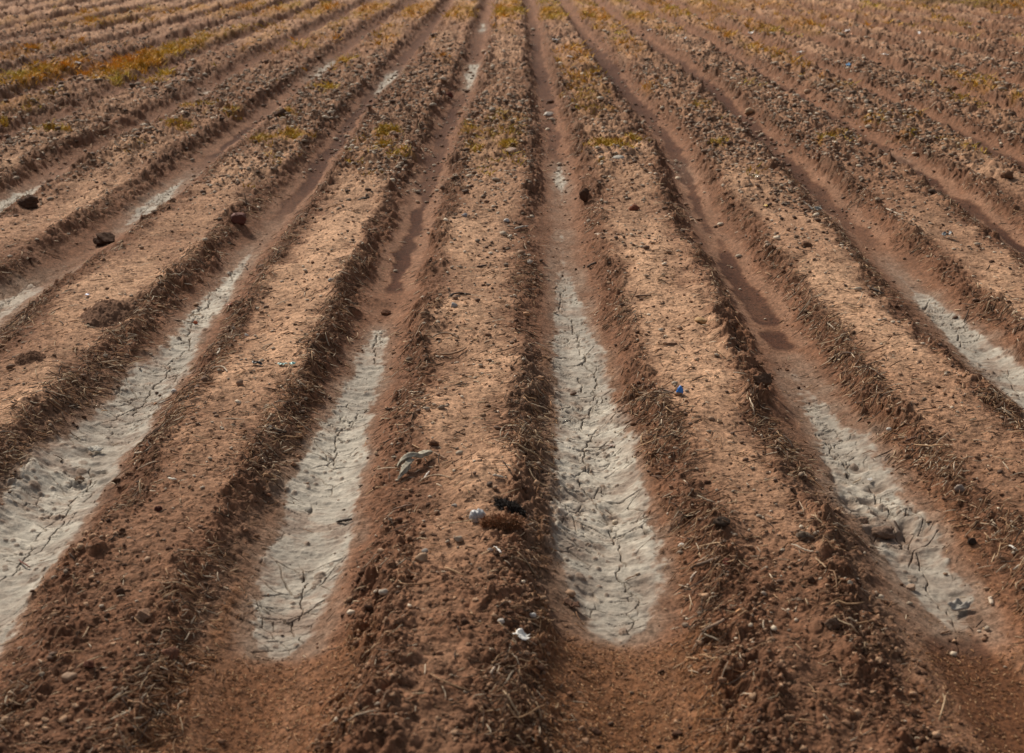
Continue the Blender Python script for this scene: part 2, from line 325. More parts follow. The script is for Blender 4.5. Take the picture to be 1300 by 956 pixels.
# ------------------------------------------------------------------ materials
def material(name, rough=.95, attr=True, color=None, nscale=(90, 320), var=.25, bump=.004, spec=.2, trans=0.0):
    m = bpy.data.materials.new(name); m.use_nodes = True
    nt = m.node_tree; b = nt.nodes['Principled BSDF']
    b.inputs['Roughness'].default_value = rough
    b.inputs['Specular IOR Level'].default_value = spec
    tcn = nt.nodes.new('ShaderNodeTexCoord')
    n1 = nt.nodes.new('ShaderNodeTexNoise'); n1.inputs['Scale'].default_value = nscale[0]; n1.inputs['Detail'].default_value = 5; n1.inputs['Roughness'].default_value = .65
    n2 = nt.nodes.new('ShaderNodeTexNoise'); n2.inputs['Scale'].default_value = nscale[1]; n2.inputs['Detail'].default_value = 3
    for n in (n1, n2): nt.links.new(tcn.outputs['Object'], n.inputs['Vector'])
    if attr:
        a = nt.nodes.new('ShaderNodeAttribute'); a.attribute_name = 'col'; base = a.outputs['Color']
    else:
        a = nt.nodes.new('ShaderNodeRGB'); a.outputs[0].default_value = (*color, 1); base = a.outputs[0]
    mr = nt.nodes.new('ShaderNodeMapRange'); mr.inputs['From Min'].default_value = .25; mr.inputs['From Max'].default_value = .75
    mr.inputs['To Min'].default_value = 1 - var; mr.inputs['To Max'].default_value = 1 + var; mr.clamp = False
    nt.links.new(n1.outputs['Fac'], mr.inputs['Value'])
    vm = nt.nodes.new('ShaderNodeVectorMath'); vm.operation = 'SCALE'
    nt.links.new(base, vm.inputs[0]); nt.links.new(mr.outputs[0], vm.inputs['Scale'])
    nt.links.new(vm.outputs[0], b.inputs['Base Color'])
    if bump:
        ad = nt.nodes.new('ShaderNodeMath'); ad.operation = 'MULTIPLY_ADD'; ad.inputs[1].default_value = .4
        nt.links.new(n2.outputs['Fac'], ad.inputs[0]); nt.links.new(n1.outputs['Fac'], ad.inputs[2])
        bp = nt.nodes.new('ShaderNodeBump'); bp.inputs['Distance'].default_value = bump; bp.inputs['Strength'].default_value = .9
        nt.links.new(ad.outputs[0], bp.inputs['Height']); nt.links.new(bp.outputs[0], b.inputs['Normal'])
    return m
M_SOIL = material('soil', .96, bump=.009, var=.40, nscale=(70, 260))
M_MUD = material('dried_mud', .85, bump=.004, var=.20, nscale=(55, 240), spec=.3)
M_STRAW = material('straw', .75, bump=.0008, var=.35, nscale=(120, 400), spec=.3)
M_STONE = material('stone', .8, bump=.002, var=.2, nscale=(80, 300), spec=.35)
M_CLOD = material('clod_soil', .97, bump=.006, var=.35, nscale=(60, 200))
M_LEAF = material('moss_leaf', .7, bump=0, var=.2)
M_PLAST = material('plastic_film', .35, bump=.002, var=.12, nscale=(90, 200), spec=.5)
M_CLOTH = material('cloth', .9, bump=.0015, var=.2, nscale=(60, 700))

# ------------------------------------------------------------------ mesh helper
def mesh_obj(name, verts, faces, mat, cols=None, smooth=False, parent=None):
    me = bpy.data.meshes.new(name)
    verts = np.ascontiguousarray(verts, np.float32); n = len(verts)
    if not isinstance(faces, (list, tuple)): faces = [faces]
    fl = [np.asarray(f, np.int32) for f in faces if len(f)]
    li = np.concatenate([f.ravel() for f in fl])
    ln = np.concatenate([np.full(len(f), f.shape[1], np.int32) for f in fl])
    st = np.concatenate([[0], np.cumsum(ln)[:-1]]).astype(np.int32)
    me.vertices.add(n); me.vertices.foreach_set('co', verts.ravel())
    me.loops.add(len(li)); me.loops.foreach_set('vertex_index', li.astype(np.int32))
    me.polygons.add(len(ln)); me.polygons.foreach_set('loop_start', st)
    if smooth: me.polygons.foreach_set('use_smooth', np.ones(len(ln), bool))
    if cols is not None:
        ca = me.color_attributes.new('col', 'FLOAT_COLOR', 'POINT')
        cc = np.ones((n, 4), np.float32); cc[:, :3] = cols
        ca.data.foreach_set('color', cc.ravel())
    me.update(calc_edges=True)
    me.materials.append(mat)
    o = bpy.data.objects.new(name, me); C.objects.link(o)
    if parent is not None: o.parent = parent
    return o
def tag(o, label=None, cat=None, group=None, kind=None):
    if label: o['label'] = label
    if cat: o['category'] = cat
    if group: o['group'] = group
    if kind: o['kind'] = kind
    return o

# ------------------------------------------------------------------ ground sheet and the mud beds let into it
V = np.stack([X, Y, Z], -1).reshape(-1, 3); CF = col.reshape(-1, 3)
idx = np.arange(nr * nc).reshape(nr, nc)
Q = np.stack([idx[:-1, :-1], idx[:-1, 1:], idx[1:, 1:], idx[1:, :-1]], -1).reshape(-1, 4)
msk = ((MUDM + MUDM) * .5 > .42)
own = np.where(msk, K + 100, 0)[:-1, :-1].ravel()
def sub(fm, name, mat):
    q = Q[fm]; used, inv = np.unique(q, return_inverse=True)
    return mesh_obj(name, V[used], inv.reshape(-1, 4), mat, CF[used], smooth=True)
keep = np.zeros(len(Q), bool)
for k in (-4, -3, -2, -1, 0, 1, 2):
    fm = own == k + 100
    if fm.sum() < 600: continue
    keep |= fm
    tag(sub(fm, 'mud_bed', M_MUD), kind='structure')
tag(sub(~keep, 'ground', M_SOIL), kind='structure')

# ------------------------------------------------------------------ lookups for things lying on the ground
_rowi = np.arange(nr); _coli = np.arange(nc)
def gpos(x, y):
    r = np.interp(y, yrow, _rowi); c = np.interp(x / np.maximum(y, 1.6), tcol, _coli)
    r0 = np.clip(r.astype(int), 0, nr - 2); c0 = np.clip(c.astype(int), 0, nc - 2)
    return r0, c0, r - r0, c - c0
def samp(G, x, y):
    x = np.asarray(x, float); y = np.asarray(y, float)
    r0, c0, fr, fc = gpos(x, y)
    return (G[r0, c0] * (1 - fr) * (1 - fc) + G[r0 + 1, c0] * fr * (1 - fc) + G[r0, c0 + 1] * (1 - fr) * fc + G[r0 + 1, c0 + 1] * fr * fc)
def gz(x, y): return samp(Z, x, y)
def hit(px, py, lift=0.0):
    z = .08
    for _ in range(14):
        x, y = x_of(px, py, z), y_of(py, z); z = .5 * z + .5 * (float(gz(x, y)) + lift)
    return x_of(px, py, z), y_of(py, z), z
def mpp(px, py):
    """metres per photograph pixel at that ground point"""
    x, y, z = hit(px, py); return (y * CT - (z - H) * ST) / F

# ridges and stretches in words, for labels
def where(px, py, k):
    r = {-1: 'ridge just left of the middle furrow', 0: 'ridge just right of the middle furrow', -2: 'second ridge left of the middle furrow', 1: 'second ridge right of the middle furrow',
         -3: 'third ridge left of the middle furrow', 2: 'third ridge right of the middle furrow', -4: 'fourth ridge left of the middle furrow', 3: 'fourth ridge right of the middle furrow'}
    rk = r.get(k, 'outer ridges at the left' if k < 0 else 'outer ridges at the right')
    zone = 'nearest stretch' if py > 760 else 'near stretch' if py > 600 else 'middle stretch' if py > 430 else 'farther stretch' if py > 250 else 'distant stretch'
    return rk, zone

# ------------------------------------------------------------------ generators (vectorised)
def scatter(n, lo=-.47, hi=.47, p0=1000, p1=-30, power=1.0):
    """positions spread over the visible field"""
    py = p0 + (p1 - p0) * R.random(n) ** power
    y = y_of(py); x = (lo + (hi - lo) * R.random(n)) * y
    return x, y, py
def straw_batch(x, y, L, wd, yaw, lift, bend, tilt):
    n = len(x); S = 5
    s = np.linspace(-.5, .5, S)[None, :]
    bx = s * L[:, None]; by = bend[:, None] * L[:, None] * (1 - 4 * s ** 2) * .5
    cx = np.cos(yaw)[:, None]; sx = np.sin(yaw)[:, None]
    wxx = x[:, None] + bx * cx - by * sx; wyy = y[:, None] + bx * sx + by * cx
    g = gz(wxx.ravel(), wyy.ravel()).reshape(n, S)
    gm = g.mean(1, keepdims=True)
    line_ = gm + (g[:, -1:] - g[:, :1]) * s
    zz = np.maximum(.35 * g + .65 * line_, g - .002) + lift[:, None] + tilt[:, None] * L[:, None] * np.abs(s + .5 * np.sign(tilt[:, None]))
    tp = (1 - .5 * np.abs(2 * s) ** 3)
    hw = wd[:, None] * .5 * tp
    nx = -sx; ny = cx
    v = np.empty((n, S, 3, 3), np.float32)
    v[:, :, 0] = np.stack([wxx + nx * hw, wyy + ny * hw, zz], -1)
    v[:, :, 1] = np.stack([wxx, wyy, zz + hw * 1.3], -1)
    v[:, :, 2] = np.stack([wxx - nx * hw, wyy - ny * hw, zz], -1)
    f = []
    for i in range(S - 1):
        for j in range(3):
            a = i * 3 + j; b = i * 3 + (j + 1) % 3
            f.append((a, b, b + 3, a + 3))
    f = np.array(f); t = np.array([(0, 2, 1), (S * 3 - 3, S * 3 - 2, S * 3 - 1)])
    return v.reshape(n, S * 3, 3), f, t
def ico(sub_):
    import bmesh
    bm = bmesh.new(); bmesh.ops.create_icosphere(bm, subdivisions=sub_, radius=1)
    v = np.array([q.co[:] for q in bm.verts]); f = np.array([[w.index for w in q.verts] for q in bm.faces]); bm.free(); return v, f
ICO = {s: ico(s) for s in (1, 2, 3, 4)}
def n3(v, s, fr):
    return fbm(v[:, 0] * fr + v[:, 2] * 1.7 * fr + 9 * s, v[:, 1] * fr - v[:, 2] * 1.3 * fr + 5, s, 3)
def stone_t(seed, sub_=2, rough_=.25, cuts=7, flat=.6):
    rr = np.random.default_rng(seed); v, f = ICO[sub_]; v = v.copy()
    for _ in range(cuts):
        d = rr.normal(size=3); d /= np.linalg.norm(d); c = .55 + .3 * rr.random()
        p = v @ d; v = v - np.outer(np.maximum(p - c, 0), d)
    v = v * (1 + rough_ * n3(v, seed, 1.6))[:, None]
    v *= np.array([1, .6 + .35 * rr.random(), flat])
    return v, f
def place_batch(T, x, y, sz, yaw, sink=.25, tip=.5, zs=None):
    """copies of templates T (list of (v,f)); returns list of (verts, faces) per instance group"""
    out = []
    which = R.integers(0, len(T), len(x))
    for k, (v, f) in enumerate(T):
        m = which == k; n = int(m.sum())
        if not n: continue
        a = yaw[m]; tx = R.normal(size=n) * tip * .5; c, s = np.cos(a), np.sin(a); ct, st_ = np.cos(tx), np.sin(tx)
        vx = v[None, :, 0] * np.ones((n, 1)); vy = v[None, :, 1] * ct[:, None] - v[None, :, 2] * st_[:, None]; vz = v[None, :, 1] * st_[:, None] + v[None, :, 2] * ct[:, None]
        rx = vx * c[:, None] - vy * s[:, None]; ry = vx * s[:, None] + vy * c[:, None]
        S_ = sz[m][:, None]
        g = gz(x[m], y[m])[:, None]
        vv = np.stack([x[m][:, None] + rx * S_, y[m][:, None] + ry * S_, g + vz * S_ + S_ * (.5 - sink)], -1)
        out.append((np.where(m)[0], vv, f))
    return out
def pick(kind, label_fn, cats, names, mat, insts, cols, cap, size_px, smooth=False, stuff_name=None, stuff_label=None, stuffcat=None):
    """insts: list of (index array, verts n,m,3, faces list). Largest `cap` become objects, the rest one stuff object."""
    N = len(cols)
    allow = size_px.copy()
    order = np.argsort(-allow)[:cap]; own_ = np.zeros(N, bool); own_[order] = True
    sv, sf3, sf4, sc, base = [], [], [], [], 0
    for ids, vv, fs in insts:
        if not isinstance(fs, list): fs = [fs]
        o = own_[ids]
        for j in np.where(o)[0]:
            i = ids[j]; P = vv[j]; o3 = P.mean(0).copy(); o3[2] = P[:, 2].min()
            ob = mesh_obj(names, P - o3, fs, mat, np.broadcast_to(cols[i], P.shape), smooth)
            ob.location = o3
            lab, grp = label_fn(i); tag(ob, lab, cats, grp)
        r = ~o; n = int(r.sum())
        if not n: continue
        P = vv[r]; m = P.shape[1]; off = base + np.arange(n)[:, None, None] * m
        for f in fs:
            g = (f[None] + off).reshape(-1, f.shape[1]); (sf3 if f.shape[1] == 3 else sf4).append(g)
        sv.append(P.reshape(-1, 3)); sc.append(np.repeat(cols[ids[r]], m, 0)); base += n * m
    if sv:
        faces = [np.concatenate(q) for q in (sf3, sf4) if q]
        ob = mesh_obj(stuff_name, np.concatenate(sv), faces, mat, np.concatenate(sc), smooth)
        tag(ob, stuff_label, stuffcat, kind='stuff')
def inview(x, y, z):
    px, py, f = proj(x, y, z); return (px > 6) & (px < 1294) & (py > 4) & (py < 950), px, py, f
def palette(n, cs, var=.25):
    cs = np.array(cs, np.float32); k = R.integers(0, len(cs), n)
    return (cs[k] * (1 + var * (R.random((n, 1)) * 2 - 1))).astype(np.float32)

MIDX = {k: k for k in range(-5, 6)}
def ridge_of(x, y):
    u = samp(U, x, y); return np.floor(u).astype(int)

# ---- straw and stalk pieces
x, y, py = scatter(260000, power=.85)
d = samp(D, x, y); rg = samp(rough, x, y); mdm = samp(MUDM, x, y); wt = samp(WETM, x, y)
clump = fbm(x * 2.6, y * 1.4, 501, 3)
dsh = samp(DSH, x, y)
pr = (np.exp(-((d - dsh + .015) / .075) ** 2) * 1.25 * (.12 + ss(-.25, .25, clump)) + .035 + .09 * ss(.2, .4, d)) * (1 - .93 * mdm) * (1 - .8 * wt)
pr *= (.35 + .65 * ss(150, 300, py)) * (1 - .66 * ss(540, 700, py))
k_ = R.random(len(x)) < pr * .9
x, y, py, heap = x[k_], y[k_], py[k_], (np.exp(-((d - dsh - .02) / .065) ** 2) * ss(-.1, .4, clump))[k_]; n = len(x)
L = np.clip(R.lognormal(math.log(.024), .55, n), .007, .12) * (1 + .4 * ss(300, 100, py)); wd = 1.2 * np.clip(.0016 + .0030 * R.random(n) ** 2 + L * .018, .0015, .0068) * (1 - .15 * ss(560, 700, py)) * (1 + .5 * ss(300, 100, py))
yaw = np.where(R.random(n) < .5, R.normal(0.35, .45, n), R.random(n) * math.pi)
v, f4, f3 = straw_batch(x, y, L, wd, yaw, .0015 + (.004 + .020 * heap) * R.random(n), R.normal(0, .10, n), R.normal(0, 1, n) * (.14 + .25 * heap))
cols = palette(n, [(.46, .29, .16), (.55, .40, .25), (.34, .18, .09), (.18, .095, .05), (.62, .50, .36), (.26, .15, .08), (.12, .066, .036), (.06, .034, .02), (.24, .13, .07), (.09, .05, .028), (.15, .08, .045)], .2)
iv, ppx, ppy, pf = inview(x, y, gz(x, y)); rk = ridge_of(x, y)
def lab(i):
    a, z = where(ppx[i], ppy[i], int(rk[i])); return 'dry stalk lying on the %s, %s' % (z, a), 'dry stalks, %s, %s' % (z, a)
pick('straw', lab, 'stalk piece', 'dry_stalk', M_STRAW, [(np.arange(n), v, [f3, f4])], cols, 300, np.where(iv, L / pf * (wd / .004) ** .3, 0), stuff_name='straw_litter', stuff_label='small bits of straw strewn over the ridge shoulders', stuffcat='straw litter')
NSTRAW = n

# ---- fine chaff at the near ends of the furrows
x, y, py = scatter(70000, p0=1000, p1=420)
k_ = R.random(len(x)) < samp(CHAFF, x, y) * .8 + .012 * (1 - samp(MUDM, x, y)); x, y = x[k_], y[k_]; n = len(x)
L = .005 + .012 * R.random(n) ** 2; v, f4, f3 = straw_batch(x, y, L, .0018 + .0018 * R.random(n), R.random(n) * 3.14, .001 + .003 * R.random(n), R.normal(0, .2, n), R.normal(0, .2, n))
cols = palette(n, [(.38, .19, .08), (.28, .13, .055), (.52, .32, .17), (.16, .08, .04)], .25)
pick('chaff', None, None, None, M_STRAW, [(np.arange(n), v, [f3, f4])], cols, 0, np.zeros(n), stuff_name='chaff', stuff_label='fine orange chaff washed into the near furrow ends', stuffcat='chaff')

# ---- crumbs and clods of soil
TC = [stone_t(s, 2 if s < 106 else 1, .9, 5, .58) for s in range(100, 112)]
x, y, py = scatter(210000, power=1.1)
rg = samp(rough, x, y); mdm = samp(MUDM, x, y)
k_ = R.random(len(x)) < (.14 * ss(-.1, .4, fbm(x * 2.3, y * 1.5, 513, 4)) + .012 + .75 * rg * (.5 + .5 * fbm(x * 4, y * 3, 511, 3))) * (1 - .96 * mdm) * (1 - .8 * samp(WETM, x, y)) * (1 - .5 * ss(120, 20, py)); x, y, py = x[k_], y[k_], py[k_]; n = len(x)
sz = np.clip(R.lognormal(math.log(.0033), .62, n), .0014, .017) * (.70 + .16 * y / 4)
cols = palette(n, [(.18, .09, .05), (.13, .065, .036), (.27, .15, .09), (.09, .045, .027), (.30, .18, .11), (.38, .24, .15)], .3)
ins = place_batch(TC, x, y, sz, R.random(n) * 6.28)
iv, ppx, ppy, pf = inview(x, y, gz(x, y)); rk = ridge_of(x, y)
def lab(i):
    a, z = where(ppx[i], ppy[i], int(rk[i])); return 'small brown clod on the %s, %s' % (z, a), 'small brown clods, %s, %s' % (z, a)
pick('clod', lab, 'clod', 'earth_clod', M_CLOD, ins, cols, 160, np.where(iv & (ppy > 230), sz / pf, 0), stuff_name='soil_crumbs', stuff_label='loose crumbs of brown soil on the ridges', stuffcat='soil crumbs')

# ---- pale stones and shale chips, thick on the far ridges
TS = [stone_t(s, 1, .15, 5, .42) for s in range(200, 214)]
x, y, py = scatter(300000, p0=1000, p1=-20, power=.8)
d = samp(D, x, y)
dens = np.interp(py + 70 * fbm(x * .9, y * .35, 605, 3), [-20, 30, 60, 95, 170, 215, 260, 330, 1000], [.10, .25, .6, 1.2, 1.2, .7, .16, .03, .008])
k_ = R.random(len(x)) < dens * np.maximum(ss(.14, .26, d), .12) * (.35 + 1.1 * ss(-.3, .4, fbm(x * 1.5, y * .8, 521, 3))) * (1 - .7 * samp(MOSS, x, y)); x, y, py = x[k_], y[k_], py[k_]; n = len(x)
sz = np.clip(R.lognormal(math.log(.013), .42, n), .005, .04) * np.interp(py, [0, 100, 200, 400, 1000], [1.3, 1.25, .95, .65, .42])
cols = c3(.90, .80, .68) * palette(n, [(.50, .45, .39), (.40, .35, .30), (.25, .20, .16), (.62, .57, .50), (.36, .25, .18), (.17, .11, .08), (.26, .17, .12), (.11, .07, .05)], .22)
ins = place_batch(TS, x, y, sz, R.random(n) * 6.28, sink=.15, tip=.8)
iv, ppx, ppy, pf = inview(x, y, gz(x, y)); rk = ridge_of(x, y)
def lab(i):
    a, z = where(ppx[i], ppy[i], int(rk[i])); return 'pale pebble on the %s, %s' % (z, a), 'pale pebbles, %s, %s' % (z, a)
pick('stone', lab, 'pebble', 'pebble', M_STONE, ins, cols, 300, np.where(iv, sz / pf, 0), stuff_name='gravel', stuff_label='pale stone chips covering the distant ridges', stuffcat='gravel')

# ---- moss and dry yellow grass tufts
x, y, py = scatter(130000, p0=330, p1=-35)
k_ = R.random(len(x)) < samp(MOSS, x, y) ** 1.2 * .95 * ss(-.35, .25, fbm(x * 9, y * 7, 531, 3)); x, y, py = x[k_], y[k_], py[k_]; n = len(x)
nb = 9
bx = np.repeat(x, nb) + R.normal(0, .022, n * nb); by = np.repeat(y, nb) + R.normal(0, .03, n * nb)
hh = (.012 + .030 * R.random(n * nb)) * np.repeat((.7 + .6 * R.random(n)) * (1 + .9 * ss(140, 90, py)), nb); a = R.random(n * nb) * 6.28; w_ = .003 + .004 * R.random(n * nb)
g = gz(bx, by) - .002; lx = R.normal(0, .8, n * nb) * hh; ly = R.normal(0, .8, n * nb) * hh
P = np.stack([np.stack([bx - w_ * np.cos(a), by - w_ * np.sin(a), g], -1), np.stack([bx + w_ * np.cos(a), by + w_ * np.sin(a), g], -1),
              np.stack([bx + lx * .5 + w_ * .8 * np.cos(a), by + ly * .5 + w_ * .8 * np.sin(a), g + hh * .6], -1), np.stack([bx + lx, by + ly, g + hh], -1)], 1)
tone = np.clip(.5 + 1.1 * fbm(x * 1.5, y, 421, 3), 0, 1)[:, None]
cc = (1 - tone) * c3(.70, .34, .04) + tone * c3(.64, .47, .06); cc = cc * (.6 + .7 * R.random((n, 1)))
gr = ss(230, 130, py)[:, None] * 0 + ss(120, 150, py)[:, None]; cc = cc * (1 - gr) + gr * c3(.50, .33, .04) * (.7 + .6 * R.random((n, 1)))
fm_ = np.array([(0, 1, 2, 3)])
mo = mesh_obj('moss', P.reshape(-1, 3), (fm_[None] + np.arange(n * nb)[:, None, None] * 4).reshape(-1, 4), M_LEAF, np.repeat(np.repeat(cc, nb, 0), 4, 0))
tag(mo, 'low yellow and olive moss on the distant ridges', 'moss', kind='stuff')
print('COUNTS straw', NSTRAW, 'crumbs', len(sz), 'moss', n)

# ------------------------------------------------------------------ single things one can point at
def lumpthing(name, label, cat, px, py, wpx, hpx, colr, mat=None, seed=1, kind='stone', yaw=0.0, depth=.8, sink=.2, group=None):
    mat = mat or M_STONE
    m = mpp(px, py); x, y, z = hit(px, py + hpx * .35)
    if kind in ('clod', 'brick'): sink = .3; hpx *= 1.12
    big = wpx > 12
    if kind == 'stone': v, f = stone_t(seed, 3 if big else 2, .18, 9, 1.0)
    elif kind == 'slab': v, f = stone_t(seed, 3 if big else 2, .12, 10, 1.0)
    elif kind == 'clod':
        v, f = stone_t(seed, 4 if big else 3, .3, 4, 1.0); v = v * (1 + .20 * n3(v, seed + 3, 4.5) + .13 * n3(v, seed + 5, 11))[:, None]
    elif kind == 'brick':
        v, f = ICO[4]; v = np.sign(v) * np.abs(v) ** .55; v = v * (1 + .22 * n3(v, seed, 2) + .08 * n3(v, seed, 9))[:, None]
    if kind == 'mound': v = ICO[1][0]
    v = v / np.abs(v).max(0)
    v = v * np.array([wpx * .5 * m, wpx * .5 * m * depth, hpx * .5 * m * 1.02])
    c, s = math.cos(yaw), math.sin(yaw); v = v @ np.array([[c, s, 0], [-s, c, 0], [0, 0, 1]])
    v[:, 2] += hpx * .5 * m * (1 - 2 * sink)
    if kind == 'mound':
        q = np.linspace(-1, 1, 61); gx, gy = np.meshgrid(q, q); rr0 = np.hypot(gx, gy)
        px_ = gx * wpx * .56 * m; py_ = gy * wpx * .75 * m
        hz = hpx * m * .80 * np.clip(1 - rr0 ** 1.5 * (1 + .25 * fbm(gx * 2 + seed, gy * 2, seed, 3)), -.25, 1)
        hz = np.where(hz > 0, hz * (1 + .3 * fbm(gx * 3, gy * 3, seed + 1, 3)) + .006 * fbm(gx * 9, gy * 9, seed + 2, 4) * ss(0, .02, hz) + .006 * lump(worley(gx * 14, gy * 14, seed)[0], worley(gx * 14, gy * 14, seed)[2], .5, .5), hz)
        v = np.stack([px_, py_, gz(x + px_, y + py_) - z + hz - .004], -1).reshape(-1, 3)
        ii_ = np.arange(61 * 61).reshape(61, 61); f = np.stack([ii_[:-1, :-1], ii_[:-1, 1:], ii_[1:, 1:], ii_[1:, :-1]], -1).reshape(-1, 4)
        f = f[(rr0.ravel()[f].min(1) < 1.0)]
    rr = 1 + .12 * n3(v / (wpx * m), seed + 9, 5)
    o = mesh_obj(name, v, f, mat, np.clip(np.array(colr)[None] * rr[:, None], .01, .9), smooth=kind not in ('stone', 'slab'))
    o.location = (x, y, z)
    return tag(o, label, cat, group)
def tube(name, label, cat, pts, wpx, colr, lift=.004, mat=None, flat=.8, group=None, parent=None, arch=None):
    """a stalk or twig through ground points given as picture positions"""
    P = []
    for i, p in enumerate(pts):
        l = lift if len(p) < 3 else p[2]
        P.append(hit(p[0], p[1], l))
    P = np.array(P); m = mpp(*pts[0][:2])
    T = []
    for i in range(len(P) - 1):
        for s in np.linspace(0, 1, 5)[:-1]: T.append(P[i] * (1 - s) + P[i + 1] * s)
    T.append(P[-1]); T = np.array(T)
    T = np.stack([np.convolve(np.pad(T[:, i], 2, mode='edge'), np.ones(5) / 5, 'valid') for i in range(3)], 1)
    T += R.normal(0, .0006, T.shape)
    n = len(T); d_ = np.gradient(T, axis=0); d_ /= np.linalg.norm(d_, axis=1, keepdims=True) + 1e-9
    side = np.cross(d_, (0, 0, 1)); side /= np.linalg.norm(side, axis=1, keepdims=True) + 1e-9; up = np.cross(side, d_)
    s = np.linspace(-1, 1, n); r = wpx * .5 * m * (1 - .45 * np.abs(s) ** 4) * (1 + .15 * np.sin(s * 9))
    vs = []; NS = 6
    for j in range(NS):
        a = 2 * math.pi * j / NS; vs.append(T + side * (r * math.cos(a))[:, None] + up * (r * flat * math.sin(a))[:, None])
    v = np.stack(vs, 1).reshape(-1, 3)
    f = [(i * NS + j, i * NS + (j + 1) % NS, (i + 1) * NS + (j + 1) % NS, (i + 1) * NS + j) for i in range(n - 1) for j in range(NS)]
    o0 = T.mean(0); cap = [tuple(range(NS))[::-1], tuple((n - 1) * NS + j for j in range(NS))]
    if parent is not None: o0 = np.array(parent.location)
    o = mesh_obj(name, v - o0, [np.array(f), np.array(cap)], mat or M_STRAW, np.broadcast_to(np.array(colr, np.float32), v.shape), smooth=True, parent=parent)
    if parent is None: o.location = o0
    return tag(o, label, cat, group) if parent is None else o
def sheet(name, label, cat, px, py, wpx, dpx, colr, seed, lift=.006, amp=.3, mat=None, yaw=0.0, group=None, thick=.0012, edge_=.3):
    """a crumpled scrap with a ragged outline"""
    m = mpp(px, py); x, y, z = hit(px, py); n = 20; rr_ = np.random.default_rng(seed)
    vs, fs = [(0, 0, 0)], []
    ph = rr_.random(5) * 6.28
    for ring in range(1, 7):
        for j in range(n):
            a = 2 * math.pi * j / n
            rad = (1 + edge_ * (math.sin(2 * a + ph[0]) * .5 + math.sin(3 * a + ph[1]) * .5 + .4 * math.sin(5 * a + ph[2]) + .3 * math.sin(9 * a + ph[3]))) * ring / 6
            vs.append((math.cos(a) * rad, math.sin(a) * rad, 0))
    vs = np.array(vs, float)
    vs[:, 2] = amp * (fbm(vs[:, 0] * 1.5 + seed, vs[:, 1] * 1.5, seed, 3)) + amp * .5 * np.abs(np.sin(vs[:, 0] * 3 + ph[4]))
    vs[:, 0] *= wpx * .5 * m; vs[:, 1] *= dpx * .5 * m * 1.6; vs[:, 2] *= wpx * .5 * m
    c, s = math.cos(yaw), math.sin(yaw); xy = vs[:, :2] @ np.array([[c, s], [-s, c]]); vs[:, :2] = xy
    g = gz(x + vs[:, 0], y + vs[:, 1]) - z
    vs[:, 2] = np.maximum(vs[:, 2] + g.mean(), g + .001) + lift
    N = len(vs); v = np.concatenate([vs, vs - np.array([0, 0, thick])])
    tri = [(0, 1 + j, 1 + (j + 1) % n) for j in range(n)]
    qd = [(1 + r_ * n + j, 1 + (r_ + 1) * n + j, 1 + (r_ + 1) * n + (j + 1) % n, 1 + r_ * n + (j + 1) % n) for r_ in range(5) for j in range(n)]
    tri2 = [(a + N, c_ + N, b + N) for a, b, c_ in tri]; qd2 = [(d_ + N, c_ + N, b + N, a + N) for a, b, c_, d_ in qd]
    rim = [(1 + 5 * n + j, 1 + 5 * n + j + N, 1 + 5 * n + (j + 1) % n + N, 1 + 5 * n + (j + 1) % n) for j in range(n)]
    o = mesh_obj(name, v, [np.array(tri + tri2), np.array(qd + qd2 + rim)], mat or M_PLAST, np.broadcast_to(np.array(colr, np.float32), v.shape), smooth=False)
    o.location = (x, y, z)
    return tag(o, label, cat, group)

